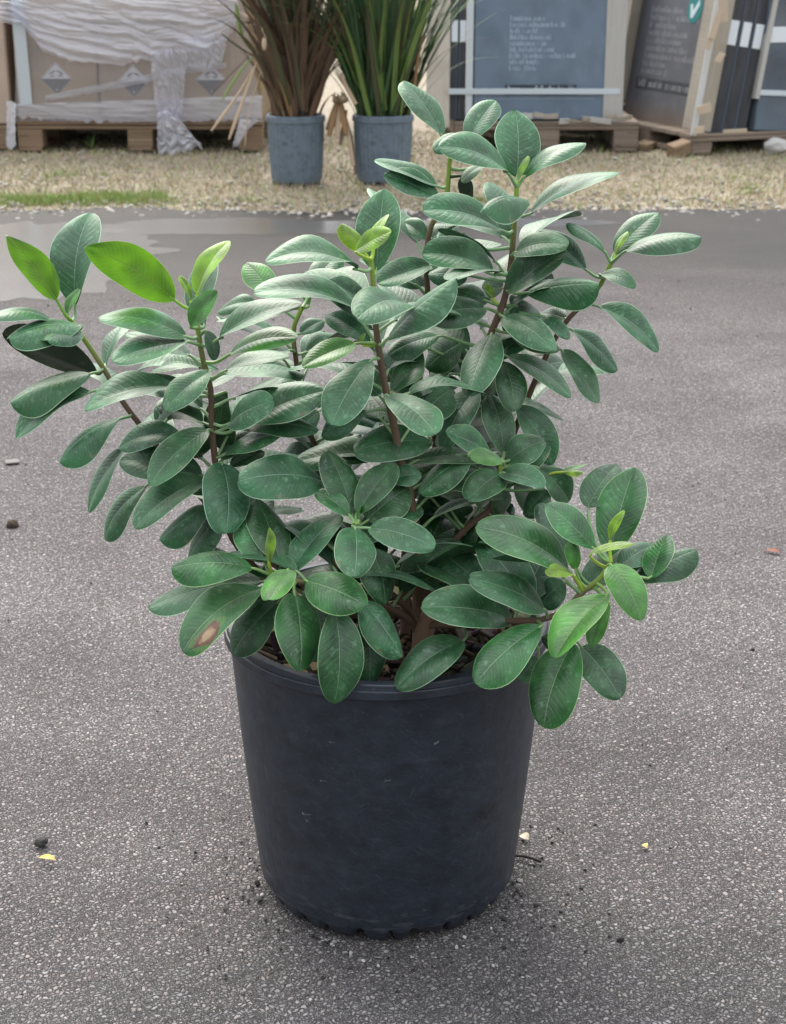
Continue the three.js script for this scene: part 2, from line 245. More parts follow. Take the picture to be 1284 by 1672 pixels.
// leaf skins: colour, vein relief
function leafSkin(kind, seed) {
  const r = rng(seed), w = 384, h = 768;
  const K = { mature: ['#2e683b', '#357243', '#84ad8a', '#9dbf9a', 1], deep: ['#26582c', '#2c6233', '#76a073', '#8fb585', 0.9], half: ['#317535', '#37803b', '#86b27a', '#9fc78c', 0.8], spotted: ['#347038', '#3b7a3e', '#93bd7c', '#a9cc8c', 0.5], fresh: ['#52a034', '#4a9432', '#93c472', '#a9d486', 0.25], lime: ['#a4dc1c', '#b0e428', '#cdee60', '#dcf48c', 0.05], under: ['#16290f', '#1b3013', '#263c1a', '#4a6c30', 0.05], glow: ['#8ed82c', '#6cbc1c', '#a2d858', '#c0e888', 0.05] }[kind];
  const map = canvasTex(w, h, (c) => {
    c.fillStyle = K[0]; c.fillRect(0, 0, w, h);
    for (let i = 0; i < 70; i++) { const x = r() * w, y = r() * h, s = 40 + r() * 140, g = c.createRadialGradient(x, y, 0, x, y, s); g.addColorStop(0, r() < 0.5 ? 'rgba(10,40,20,0.16)' : 'rgba(150,190,150,0.10)'); g.addColorStop(1, 'rgba(0,0,0,0)'); c.fillStyle = g; c.fillRect(x - s, y - s, 2 * s, 2 * s); }
    for (let k = -2; k < 26; k++) for (const s of [-1, 1]) { const y = h - k * 34 - 10 + r() * 8; c.strokeStyle = K[1]; c.globalAlpha = 0.32; c.lineWidth = 6 + r() * 5; c.beginPath(); c.moveTo(w / 2, y); c.quadraticCurveTo(w / 2 + s * w * 0.28, y - 52, w / 2 + s * w * 0.5, y - 120); c.stroke(); c.globalAlpha = 0.06; c.strokeStyle = K[2]; c.lineWidth = 1.4; c.stroke(); }
    c.globalAlpha = 1;
    const dots = 1300 * K[4]; for (let i = 0; i < dots; i++) { c.fillStyle = `rgba(205,220,210,${0.08 + 0.3 * r() * r()})`; c.beginPath(); const q = r() < 0.12 ? 3 : 1.5; c.ellipse(r() * w, r() * h, 0.8 + q * r(), 0.8 + q * r(), 0, 0, 7); c.fill(); }
    for (let i = 0; i < 150 * K[4]; i++) { const x = r() * w, y = r() * h, s = 4 + 24 * r() * r(); c.fillStyle = `rgba(190,210,198,${0.04 + 0.14 * r()})`; c.beginPath(); for (let k = 0; k < 9; k++) { const a = k / 9 * 6.28, q = s * (0.5 + r()); k ? c.lineTo(x + q * Math.cos(a), y + q * Math.sin(a)) : c.moveTo(x + q * Math.cos(a), y + q * Math.sin(a)); } c.fill(); }
    for (let i = 0; i < 26 * K[4]; i++) { c.fillStyle = `rgba(14,26,16,${0.3 + 0.4 * r()})`; c.beginPath(); c.ellipse(r() * w, r() * h, 1 + 3 * r(), 1 + 3 * r(), 0, 0, 7); c.fill(); }
    if (K[4] > 0.5 && seed % 2) for (let i = 0; i < 5; i++) { const x = r() < 0.5 ? r() * 24 : w - r() * 24, y = r() * h; c.fillStyle = `rgba(120,92,58,${0.3 + 0.4 * r()})`; c.beginPath(); c.ellipse(x, y, 5 + r() * 14, 6 + r() * 26, 0, 0, 7); c.fill(); }
    const g = c.createLinearGradient(w / 2 - 9, 0, w / 2 + 9, 0); g.addColorStop(0, 'rgba(0,0,0,0)'); g.addColorStop(0.5, K[2]); g.addColorStop(1, 'rgba(0,0,0,0)'); c.fillStyle = g; c.fillRect(w / 2 - 9, 0, 18, h);
    if (kind === 'spotted') for (const [rx, ry, col] of [[92, 150, 'rgba(130,140,70,0.35)'], [62, 104, '#5d4232'], [54, 94, '#6e4c3a'], [38, 66, '#8f7257'], [27, 50, '#a8906f']]) { c.fillStyle = col; c.beginPath(); for (let k = 0; k < 40; k++) { const a = k / 40 * 6.283, q = 1 + 0.14 * Math.sin(a * 3 + rx) + 0.1 * Math.sin(a * 5 + ry) + 0.12 * (r() - 0.5); const X = 82 + rx * q * Math.cos(a), Y = 205 + ry * q * Math.sin(a); k ? c.lineTo(X, Y) : c.moveTo(X, Y); } c.fill(); }
    for (const x of [0, w]) { const e = c.createLinearGradient(x, 0, x ? x - 9 : 9, 0); e.addColorStop(0, K[3]); e.addColorStop(0.35, K[3]); e.addColorStop(1, 'rgba(0,0,0,0)'); c.fillStyle = e; c.fillRect(x ? w - 9 : 0, 0, 9, h); }
  });
  return map;
}
const leafBump = dataTex(256, 512, (x, y) => {
  const s = Math.abs(x / 255 * 2 - 1), t = y / 511, ph = (t - 0.16 * s - 0.05 * s * s) * 22, v = 0.5 + 0.5 * Math.cos(ph * Math.PI * 2 * 0.62);
  let b = 150 - 34 * Math.pow(v, 3) * sm(1, 0.55, s) - 60 * Math.exp(-((s / 0.06) ** 2)) + 18 * nz(x / 22, y / 26, 2) + 10 * nz(x / 9, y / 11) + 4 * nz(x / 3, y / 3, 5); return [b, b, b];
});
function leafMat(kind, seed, rough, trans, sheen) {
  const m = new THREE.MeshPhysicalMaterial({ clearcoat: sheen ? 0.22 : 0, clearcoatRoughness: 0.4, map: leafSkin(kind, seed), vertexColors: true, bumpMap: leafBump, bumpScale: 0.0014, roughness: rough, transmission: trans, thickness: 0, side: THREE.DoubleSide, ior: 1.5 });
  if (sheen) { m.sheen = sheen; m.sheenColor = lin(0.72, 0.95, 0.86); m.sheenRoughness = 0.5; }
  return m;
}
const SKIN = {
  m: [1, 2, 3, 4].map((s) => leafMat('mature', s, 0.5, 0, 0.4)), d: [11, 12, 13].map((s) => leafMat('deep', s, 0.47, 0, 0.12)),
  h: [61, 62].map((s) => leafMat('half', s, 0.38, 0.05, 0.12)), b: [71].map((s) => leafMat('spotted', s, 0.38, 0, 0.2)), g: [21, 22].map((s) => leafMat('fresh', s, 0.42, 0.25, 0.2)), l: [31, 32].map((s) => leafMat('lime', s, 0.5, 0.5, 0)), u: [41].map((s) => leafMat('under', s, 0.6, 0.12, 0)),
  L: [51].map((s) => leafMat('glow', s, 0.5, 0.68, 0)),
};
const barkMat = new THREE.MeshStandardMaterial({ vertexColors: true, color: lin(1, 1, 1), roughness: 0.75, side: THREE.DoubleSide, bumpMap: dataTex(128, 128, (x, y) => { const n = 128 + 60 * nz(x / 4, y / 14) + 50 * nz(x / 20, y / 3, 4); return [n, n, n]; }), bumpScale: 0.0015 });
// one leaf blade with its stalk, from stem spot S to blade base B and tip T (all in world space)
function leafGeo(S, B, T, width, n, o) {
  const NU = 10, NV = 18, L = B.distanceTo(T), A = T.clone().sub(B).normalize(), side = V().crossVectors(A, n).normalize(), q = o.q, p = o.p;
  const f = (t) => Math.pow(Math.max(0, Math.sin(Math.PI * Math.pow(t, p))), q), pos = [], uv = [], idx = [], col = [];
  const wav = rr(0, 6.3), wa = rr(0.01, 0.035), tw = rr(-0.34, 0.34);
  for (let j = 0; j <= NV; j++) for (let i = 0; i <= NU; i++) {
    const v = j / NV, t = 0.5 - 0.5 * Math.cos(Math.PI * lerp(v, 1 - Math.acos(clamp(2 * v - 1, -1, 1)) / Math.PI, 0.25)), tt = clamp(t, 0, 1), s = i / NU * 2 - 1, hw = width / 2 * f(tt), x = s * hw;
    const up = o.arch * L * 4 * tt * (1 - tt) - o.droop * L * tt * tt * tt + o.fold * (Math.sqrt(s * s + 0.012) - 0.11) * hw - o.curl * s * s * hw * (0.5 + tt) + wa * width * Math.sin(tt * 9 + wav + s) * s * s + tw * x * tt;
    const P = B.clone().addScaledVector(A, L * tt).addScaledVector(side, x * (1 - 0.08 * o.fold)).addScaledVector(n, up); pos.push(P.x, P.y, P.z); uv.push(i / NU, tt * 0.96 + 0.02); col.push(...o.tint);
  }
  for (let j = 0; j < NV; j++) for (let i = 0; i < NU; i++) { const a = j * (NU + 1) + i, b = a + NU + 1; idx.push(a, a + 1, b, b, a + 1, b + 1); }
  const blade = new THREE.BufferGeometry(); blade.setAttribute('position', new THREE.Float32BufferAttribute(pos, 3)); blade.setAttribute('uv', new THREE.Float32BufferAttribute(uv, 2)); blade.setAttribute('color', new THREE.Float32BufferAttribute(col, 3)); blade.setIndex(idx); blade.computeVertexNormals();
  const gap = S.distanceTo(B), ok = clamp(B.clone().sub(S).normalize().dot(A), 0, 1), c = B.clone().addScaledVector(A, -gap * 0.45 * ok).lerp(S, 0.5 * (1 - ok)), B2 = B.clone().addScaledVector(A, L * 0.05).addScaledVector(n, -0.0006);
  const st = taper([S, S.clone().lerp(c, 0.6).addScaledVector(n, -0.1 * gap), B, B2], (t) => 0.0021 - 0.0007 * t, 6, 8, () => [o.tint[0] * 1.15, o.tint[1] * 1.05, o.tint[2] * 0.8]);
  const u = st.attributes.uv; for (let i = 0; i < u.count; i++) u.setXY(i, 0.5, 0.3);
  return mergeGeometries([blade, st]);
}
let leafNo = 0;
function branch(stem, zs, leaves, o = {}) {
  const pts = stem.map(([x, y], i) => at(x, y, zs[i])); pts.unshift(V(pts[0].x, 0.27, pts[0].z));
  const r0 = o.r0 ?? 0.0052, r1 = o.r1 ?? 0.0026, wood = o.wood ?? 0.75, origin = shrub.position;
  const curve = new THREE.CatmullRomCurve3(pts, false, 'centripetal');
  const g = taper(pts, (t) => lerp(r0, r1, t) * (1 + 0.12 * Math.sin(t * 60) * (1 - t)), 9, 40, (t) => { const k = sm(wood - 0.08, wood + 0.07, t), n = 0.02 * nz(t * 30, 2); return [lerp(0.12, 0.22, k) + n, lerp(0.078, 0.33, k) + n, lerp(0.048, 0.05, k)]; });
  const br = part('branch', g.translate(-origin.x, 0, -origin.z), barkMat, shrub);
  const nodes = curve.getSpacedPoints(60);
  for (const [bx, by, tx, ty, w, kind = 'm', dz, z0] of leaves) {
    // nearest stem spot, judged where the blade starts
    let best = null, bd = 1e9; const px = (P) => { const c = P.clone().project(camera); return [c.x * 642 + PX, PY - c.y * 836]; };
    nodes.forEach((P, i) => { const [x, y] = px(P), ddx = bx - x, ddy = by - y, d = Math.hypot(ddx, ddy) + (ddy > 0 ? 0.35 * ddy : 0); if (d < bd) { bd = d; best = P; } });
    const Lp = Math.hypot(tx - bx, ty - by), under = kind === 'u' || kind === 'L', perM = FOCAL / best.distanceTo(eye);
    const Lr = Math.max(Lp, Math.min(w / 0.52, 150)), fore = Math.sqrt(Math.max(0, Lr * Lr - Lp * Lp)) / perM, away = ty < by - 12 ? -1 : 1;
    const dd = dz ?? (fore * away * (under ? -1 : 1) + 0.012 * (away > 0 ? 1 : -0.5)), zb = z0 ?? best.z + clamp(dd, -0.03, 0.03) * 0.5;
    const B = at(bx, by, zb), T = at(tx, ty, zb + dd), A = T.clone().sub(B).normalize(), L = B.distanceTo(T), mid = B.clone().lerp(T, 0.5), see = eye.clone().sub(mid).normalize();
    const nc = see.clone().addScaledVector(A, -see.dot(A)).normalize(), wm = w / FOCAL * (mid.clone().sub(eye).dot(ray(PX, PY)));
    const ratio = rr(0.46, 0.52), real = 1.13 * Math.max(wm, Math.min(ratio * L, 0.062)), roll = Math.acos(clamp(wm / real, 0.3, 1)) + rr(-0.08, 0.08);
    const n1 = nc.clone().applyAxisAngle(A, roll), n2 = nc.clone().applyAxisAngle(A, -roll), up = n1.y > n2.y === !under ? n1 : n2, n = under ? up.clone().negate() : up;
    const wide = w / Lp > 0.62, tone = rr(0.86, 1.14) * (kind === 'm' ? 1 : 0.95), tint = [tone * rr(0.92, 1.06), tone, tone * rr(0.92, 1.1)];
    const opt = { p: rr(0.94, 1.3), q: rr(0.46, 0.62), arch: kind === 'u' ? -0.03 : rr(0.02, 0.1), droop: rr(0, 0.16), fold: rr(0.34, 0.75), curl: R() < 0.14 ? rr(0.7, 1.1) : rr(0.28, 0.62), tint };
    if (kind === 'L') Object.assign(opt, { p: 0.92, q: 0.68, fold: 0.16, curl: 0.1, arch: 0.05 });
    if (wide) { opt.fold *= 0.6; opt.p = rr(0.85, 1.0); }
    const gLeaf = leafGeo(best, B, T, real, n, opt); gLeaf.translate(-B.x, -B.y, -B.z);
    const skins = SKIN[kind], lf = part('leaf', gLeaf, skins[leafNo++ % skins.length], br); lf.position.set(B.x - origin.x, B.y, B.z - origin.z);
    if (kind === 'b') lf.userData.label = 'leaf with a tan and brown dead spot';
    if (kind === 'l') lf.userData.label = 'young yellow-green leaf';
    if (kind === 'u') lf.userData.label = 'leaf showing its dull underside';
    if (kind === 'L') lf.userData.label = 'bright green leaf lit through from behind';
  }
  // leaves on the far side of the stem, set round it in a spiral
  for (let k = 0; k < (o.more ?? 6); k++) {
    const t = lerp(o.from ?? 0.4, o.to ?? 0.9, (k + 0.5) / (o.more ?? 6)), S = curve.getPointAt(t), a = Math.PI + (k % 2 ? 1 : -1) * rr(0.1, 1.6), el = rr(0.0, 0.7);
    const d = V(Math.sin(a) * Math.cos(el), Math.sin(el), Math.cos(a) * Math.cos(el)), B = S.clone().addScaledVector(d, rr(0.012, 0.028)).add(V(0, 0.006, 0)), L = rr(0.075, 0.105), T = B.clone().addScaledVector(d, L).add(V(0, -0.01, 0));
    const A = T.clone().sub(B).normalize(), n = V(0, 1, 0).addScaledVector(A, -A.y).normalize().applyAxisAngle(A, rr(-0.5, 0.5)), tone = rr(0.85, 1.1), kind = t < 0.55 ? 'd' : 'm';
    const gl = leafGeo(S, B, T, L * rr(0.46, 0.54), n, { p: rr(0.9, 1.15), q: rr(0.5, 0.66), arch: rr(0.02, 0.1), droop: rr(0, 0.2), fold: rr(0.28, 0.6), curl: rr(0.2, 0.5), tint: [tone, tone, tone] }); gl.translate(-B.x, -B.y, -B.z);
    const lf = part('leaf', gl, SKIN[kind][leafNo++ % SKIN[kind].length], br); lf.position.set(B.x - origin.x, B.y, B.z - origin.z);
  }
  return br;
}
// left branch
branch([[690, 1010], [560, 985], [420, 900], [300, 780], [226, 690], [200, 655], [175, 611], [144, 563], [118, 525]], [0, -0.02, -0.05, -0.06, -0.05, -0.05, -0.05, -0.05, -0.05], [
  [92, 489, 11, 383, 60, 'L', 0.01], [123, 498, 138, 343, 66, 'm', -0.04], [110, 514, 128, 469, 18, 'g'], [84, 522, -14, 506, 26, 'm', 0.05],
  [133, 532, 20, 534, 32, 'm', 0.06], [128, 540, 78, 552, 34, 'm', 0.06], [160, 611, 7, 540, 56, 'u', -0.02], [148, 610, 16, 656, 44, 'm', 0.03], [148, 640, 19, 702, 42, 'm', 0.03], [172, 596, 196, 522, 22, 'm', -0.04],
  [196, 684, 94, 750, 36, 'm', 0.04], [203, 733, 132, 830, 38, 'm', 0.02], [238, 794, 162, 876, 44, 'm', 0.01], [256, 690, 300, 640, 40, 'm', -0.03]], { r0: 0.0055, wood: 0.93, more: 7, from: 0.45 });
// second branch from the left
branch([[676, 1012], [560, 1000], [450, 960], [392, 896], [368, 850], [352, 757], [346, 690], [344, 635], [331, 584], [322, 529], [318, 505]], [0.02, 0.06, 0.05, 0.03, 0.03, 0.03, 0.03, 0.03, 0.03, 0.03, 0.03], [
  [285, 490, 146, 394, 70, 'L', 0.0], [334, 532, 334, 410, 52, 'm', -0.05], [322, 480, 364, 388, 31, 'l', -0.01, 0.05], [312, 534, 352, 474, 36, 'g', 0.0, 0.06], [312, 493, 294, 450, 9, 'l', 0],
  [304, 550, 168, 503, 48, 'm', 0.02], [306, 558, 184, 582, 34, 'm', 0.05], [337, 540, 352, 588, 22, 'd'], [358, 553, 492, 496, 44, 'm', 0.03], [377, 578, 478, 540, 38, 'g', 0.04],
  [366, 606, 470, 574, 26, 'm', 0.01], [344, 606, 270, 668, 46, 'm', 0.05], [288, 630, 138, 654, 46, 'm', 0.04], [330, 600, 240, 603, 44, 'm', -0.04], [374, 692, 442, 652, 40, 'm', 0.05],
  [398, 694, 528, 636, 50, 'm', 0.02], [295, 708, 190, 722, 46, 'm', 0.0], [340, 702, 241, 786, 50, 'm', 0.05], [330, 777, 196, 744, 56, 'd', -0.01], [334, 783, 219, 860, 54, 'm', 0.05],
  [362, 757, 377, 858, 74, 'm', 0.07], [338, 826, 258, 878, 40, 'm', 0.02], [362, 838, 306, 912, 58, 'm', 0.0], [366, 742, 462, 704, 28, 'm', 0.01], [362, 752, 408, 704, 38, 'm', -0.02],
  [376, 762, 430, 734, 30, 'd', -0.01], [370, 640, 360, 738, 50, 'd', -0.02], [332, 690, 262, 662, 44, 'd', -0.04], [300, 650, 250, 690, 40, 'm', -0.05], [352, 700, 300, 740, 44, 'd', -0.03], [356, 800, 300, 776, 46, 'd', -0.04]], { r0: 0.0062, wood: 0.93, more: 24, from: 0.3 });
// slim stem behind
branch([[668, 985], [600, 860], [540, 770], [503, 700], [490, 640], [485, 598], [480, 536], [494, 502]], [-0.02, -0.06, -0.09, -0.1, -0.1, -0.1, -0.1, -0.1], [
  [446, 482, 402, 428, 46, 'g', -0.03], [490, 545, 530, 520, 28, 'm', -0.02], [416, 492, 352, 506, 34, 'm', -0.02], [474, 572, 388, 594, 32, 'm', 0.02], [478, 600, 448, 584, 22, 'm'],
  [508, 474, 552, 408, 40, 'm', -0.04], [520, 672, 478, 712, 36, 'm', 0.01], [503, 660, 545, 640, 34, 'd'], [505, 500, 484, 452, 24, 'g', -0.02], [500, 700, 440, 668, 40, 'm', -0.03], [500, 575, 560, 548, 34, 'm', -0.04], [520, 730, 452, 762, 46, 'd', -0.02], [530, 760, 585, 700, 46, 'd', -0.03]], { r0: 0.0045, wood: 0.93, more: 20, from: 0.2 });
// tall stem in the middle
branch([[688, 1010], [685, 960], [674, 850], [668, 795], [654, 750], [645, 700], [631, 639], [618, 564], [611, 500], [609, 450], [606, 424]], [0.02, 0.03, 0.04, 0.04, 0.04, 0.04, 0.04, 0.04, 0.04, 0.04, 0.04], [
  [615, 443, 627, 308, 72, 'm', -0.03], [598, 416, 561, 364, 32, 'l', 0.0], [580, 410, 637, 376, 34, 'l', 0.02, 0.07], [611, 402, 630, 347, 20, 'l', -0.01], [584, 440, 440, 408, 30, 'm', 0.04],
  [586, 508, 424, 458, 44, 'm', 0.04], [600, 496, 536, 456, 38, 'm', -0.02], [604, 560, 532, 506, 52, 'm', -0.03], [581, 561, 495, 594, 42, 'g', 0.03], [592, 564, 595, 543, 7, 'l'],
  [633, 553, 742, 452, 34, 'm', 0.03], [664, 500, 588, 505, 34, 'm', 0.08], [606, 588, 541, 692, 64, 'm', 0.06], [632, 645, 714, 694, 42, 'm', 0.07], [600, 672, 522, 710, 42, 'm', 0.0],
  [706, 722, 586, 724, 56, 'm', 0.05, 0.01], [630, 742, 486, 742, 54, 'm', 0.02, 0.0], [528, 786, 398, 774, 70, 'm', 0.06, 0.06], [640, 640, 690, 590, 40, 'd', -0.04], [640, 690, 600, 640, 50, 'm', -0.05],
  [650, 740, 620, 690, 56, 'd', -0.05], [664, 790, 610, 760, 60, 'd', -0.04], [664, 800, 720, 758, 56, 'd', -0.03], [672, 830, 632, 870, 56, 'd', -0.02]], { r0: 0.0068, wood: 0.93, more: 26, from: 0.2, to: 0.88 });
// tallest stem, right of centre
branch([[694, 1000], [708, 900], [740, 760], [770, 640], [792, 570], [808, 530], [825, 485], [836, 418], [841, 354], [844, 306]], [-0.02, -0.03, -0.05, -0.06, -0.06, -0.06, -0.06, -0.06, -0.06, -0.06], [
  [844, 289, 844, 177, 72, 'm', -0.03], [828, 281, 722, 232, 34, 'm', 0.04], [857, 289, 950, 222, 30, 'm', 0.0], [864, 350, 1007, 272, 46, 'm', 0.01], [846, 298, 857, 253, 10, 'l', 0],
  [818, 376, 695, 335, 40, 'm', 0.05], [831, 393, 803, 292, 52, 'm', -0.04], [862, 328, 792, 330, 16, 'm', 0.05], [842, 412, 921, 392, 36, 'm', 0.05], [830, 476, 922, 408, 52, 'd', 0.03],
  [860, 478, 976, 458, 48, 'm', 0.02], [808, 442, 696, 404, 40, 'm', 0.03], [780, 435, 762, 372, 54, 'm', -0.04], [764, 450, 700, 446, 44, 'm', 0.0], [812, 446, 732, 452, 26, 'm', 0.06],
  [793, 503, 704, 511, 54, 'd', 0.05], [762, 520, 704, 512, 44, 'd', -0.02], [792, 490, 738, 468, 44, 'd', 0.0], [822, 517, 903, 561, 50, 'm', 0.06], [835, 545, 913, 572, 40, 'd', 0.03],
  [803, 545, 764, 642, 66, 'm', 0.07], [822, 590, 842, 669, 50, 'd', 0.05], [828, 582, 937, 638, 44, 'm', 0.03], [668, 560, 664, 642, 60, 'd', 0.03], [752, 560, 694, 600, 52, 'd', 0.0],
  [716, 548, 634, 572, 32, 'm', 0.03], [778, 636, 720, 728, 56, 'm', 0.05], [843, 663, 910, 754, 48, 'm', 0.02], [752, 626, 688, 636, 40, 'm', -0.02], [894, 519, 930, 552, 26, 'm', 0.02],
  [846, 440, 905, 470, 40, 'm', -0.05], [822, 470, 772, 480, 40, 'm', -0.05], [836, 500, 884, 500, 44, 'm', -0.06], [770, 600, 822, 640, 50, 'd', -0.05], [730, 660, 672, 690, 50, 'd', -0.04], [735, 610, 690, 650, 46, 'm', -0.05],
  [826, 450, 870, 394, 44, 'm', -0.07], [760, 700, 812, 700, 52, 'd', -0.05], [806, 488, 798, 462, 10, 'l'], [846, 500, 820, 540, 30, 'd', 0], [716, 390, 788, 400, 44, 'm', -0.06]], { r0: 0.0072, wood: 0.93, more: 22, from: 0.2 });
// far right stem
branch([[705, 1000], [780, 860], [850, 680], [900, 565], [928, 521], [956, 493], [979, 468], [992, 442], [998, 430]], [-0.05, -0.08, -0.1, -0.1, -0.1, -0.1, -0.1, -0.1, -0.1], [
  [1004, 414, 1074, 343, 50, 'm', -0.02], [1022, 410, 1142, 378, 32, 'm', 0.03], [988, 411, 929, 361, 20, 'm', 0.0], [1005, 418, 1020, 376, 10, 'l', 0], [979, 448, 1037, 463, 24, 'm', 0.03],
  [958, 441, 874, 376, 42, 'm', -0.02], [979, 501, 1083, 562, 38, 'm', 0.02], [934, 538, 1010, 604, 28, 'm', 0.0], [918, 572, 979, 658, 38, 'm', 0.02], [924, 520, 872, 510, 40, 'm', -0.04], [890, 580, 856, 560, 40, 'd', -0.04], [885, 600, 930, 590, 34, 'm', -0.04]], { r0: 0.005, wood: 0.93, more: 7, from: 0.3, to: 0.7 });
// back stem, up left of the tallest
branch([[700, 980], [712, 800], [708, 640], [700, 500], [697, 410], [706, 365], [728, 325], [735, 258], [738, 246]], [-0.06, -0.1, -0.13, -0.14, -0.14, -0.14, -0.14, -0.14, -0.14], [
  [722, 222, 660, 130, 48, 'm', -0.03], [762, 234, 810, 164, 46, 'm', -0.04], [762, 222, 708, 238, 20, 'm', 0.02], [716, 324, 630, 280, 36, 'm', 0.01], [714, 304, 612, 260, 28, 'm', 0.0],
  [756, 288, 768, 328, 26, 'u', 0.0], [794, 268, 752, 292, 16, 'd'], [700, 392, 656, 358, 32, 'm', -0.02], [704, 390, 748, 366, 38, 'd', -0.02], [706, 432, 616, 462, 42, 'm', 0.03], [690, 470, 650, 430, 40, 'm', -0.03], [705, 440, 752, 400, 44, 'm', -0.03], [706, 560, 650, 540, 46, 'm', -0.02], [708, 600, 752, 575, 46, 'd', -0.02]], { r0: 0.0055, wood: 0.9, more: 16, from: 0.2, to: 0.8 });
// low rosette at front left
branch([[680, 1030], [620, 985], [560, 962], [499, 951], [460, 945], [442, 938]], [0.05, 0.09, 0.12, 0.13, 0.13, 0.13], [
  [439, 918, 438, 862, 19, 'l', 0.0, 0.14], [432, 918, 392, 846, 52, 'h', -0.03], [459, 922, 421, 812, 64, 'd', -0.05], [414, 928, 280, 926, 56, 'h', 0.02], [428, 950, 242, 990, 44, 'm', 0.01, 0.11],
  [430, 960, 292, 1049, 66, 'b', 0.05, 0.13], [456, 982, 374, 1063, 64, 'd', 0.02, 0.1], [470, 930, 438, 977, 44, 'g', 0.06, 0.16], [481, 968, 498, 1087, 76, 'h', 0.06, 0.15], [475, 936, 554, 837, 56, 'm', -0.04],
  [500, 948, 595, 984, 74, 'h', 0.04, 0.15], [547, 990, 556, 1147, 82, 'd', 0.05, 0.16], [516, 985, 524, 1080, 62, 'd', 0.03, 0.12], [590, 982, 657, 1073, 62, 'm', 0.03, 0.14], [600, 1005, 604, 1118, 56, 'd', 0.02, 0.12], [575, 985, 512, 1010, 50, 'd', -0.02]], { r0: 0.0045, wood: 0.93 });
// rosette in the middle
branch([[680, 1020], [640, 970], [575, 935], [548, 918], [568, 885], [579, 856]], [0.04, 0.07, 0.09, 0.1, 0.1, 0.1], [
  [576, 842, 535, 735, 58, 'd', -0.03], [584, 838, 642, 752, 54, 'd', -0.02], [572, 842, 518, 798, 34, 'h', -0.01], [580, 862, 584, 934, 64, 'm', 0.06, 0.13], [602, 862, 707, 885, 60, 'm', 0.03, 0.11],
  [606, 895, 634, 984, 66, 'd', 0.03, 0.1], [600, 850, 668, 796, 62, 'd', -0.04], [640, 782, 688, 772, 36, 'm', 0.0, 0.05], [562, 870, 498, 890, 50, 'd', -0.04], [586, 850, 588, 824, 8, 'g'], [560, 900, 530, 840, 44, 'd', -0.05]], { r0: 0.0042, wood: 0.9 });
// low rosette at right
branch([[690, 1030], [760, 1020], [830, 1014], [883, 1012], [925, 995], [952, 967], [980, 945], [998, 918]], [0.06, 0.1, 0.12, 0.13, 0.13, 0.13, 0.13, 0.13], [
  [996, 908, 1036, 762, 80, 'h', -0.04], [960, 829, 1006, 754, 56, 'd', -0.03, 0.08], [970, 896, 898, 820, 62, 'h', -0.01, 0.13], [930, 932, 788, 850, 66, 'h', 0.02, 0.12], [934, 912, 884, 818, 56, 'd', -0.03, 0.09],
  [996, 884, 1018, 833, 21, 'l', 0.0], [962, 906, 1032, 884, 20, 'l', 0.02, 0.16], [940, 930, 938, 884, 26, 'g', 0.0], [934, 938, 893, 933, 16, 'l', 0.02], [998, 922, 1050, 1007, 62, 'g', 0.05, 0.15],
  [1064, 944, 1088, 872, 50, 'h', -0.03, 0.13], [1040, 950, 1136, 892, 52, 'd', -0.02, 0.11], [1012, 925, 1066, 888, 42, 'm', -0.03], [891, 996, 777, 938, 60, 'm', 0.03, 0.14], [838, 1013, 692, 988, 82, 'm', 0.04, 0.11],
  [884, 1022, 775, 1102, 68, 'h', 0.05, 0.16], [992, 972, 905, 1068, 68, 'g', 0.07, 0.16], [936, 1050, 882, 1183, 82, 'h', 0.05, 0.15], [950, 1056, 1014, 1140, 70, 'd', 0.04, 0.13], [996, 988, 962, 1052, 32, 'g', 0.03, 0.14],
  [786, 962, 722, 898, 70, 'm', -0.02, 0.07], [862, 930, 792, 898, 50, 'm', -0.02, 0.08], [922, 950, 880, 990, 52, 'm', 0.0, 0.1], [757, 1046, 648, 1112, 70, 'd', 0.05, 0.14], [880, 1074, 848, 1106, 42, 'm', 0.02, 0.12], [940, 1040, 884, 1040, 50, 'd', -0.02], [745, 985, 715, 950, 40, 'd', -0.03, 0.05]], { r0: 0.0048, wood: 0.9 });
// short stem at mid right
branch([[700, 985], [722, 925], [737, 890], [770, 855], [798, 833], [812, 790], [820, 752]], [0.0, 0.01, 0.01, 0.01, 0.01, 0.01, 0.01], [
  [823, 740, 803, 643, 54, 'd', -0.03], [800, 738, 729, 704, 48, 'm', 0.02], [820, 753, 775, 738, 26, 'g', 0.03, 0.06], [831, 752, 888, 716, 56, 'd', 0.0], [823, 772, 884, 786, 38, 'm', 0.05],
  [818, 772, 766, 810, 58, 'd', 0.05], [765, 745, 684, 800, 52, 'm', 0.03], [880, 764, 934, 818, 46, 'm', 0.0], [894, 800, 856, 842, 46, 'd', 0.01], [818, 800, 822, 842, 36, 'd', 0.0],
  [735, 832, 716, 806, 34, 'd', -0.02], [692, 800, 712, 872, 50, 'd', -0.03], [780, 856, 704, 900, 60, 'd', -0.02], [800, 840, 860, 880, 56, 'd', -0.03], [840, 790, 880, 830, 50, 'd', -0.04], [860, 780, 905, 745, 46, 'm', -0.05], [760, 870, 740, 800, 52, 'd', -0.05], [918, 772, 958, 757, 10, 'g'], [920, 770, 952, 770, 9, 'l']], { r0: 0.0055, wood: 0.93, more: 12, from: 0.25 });
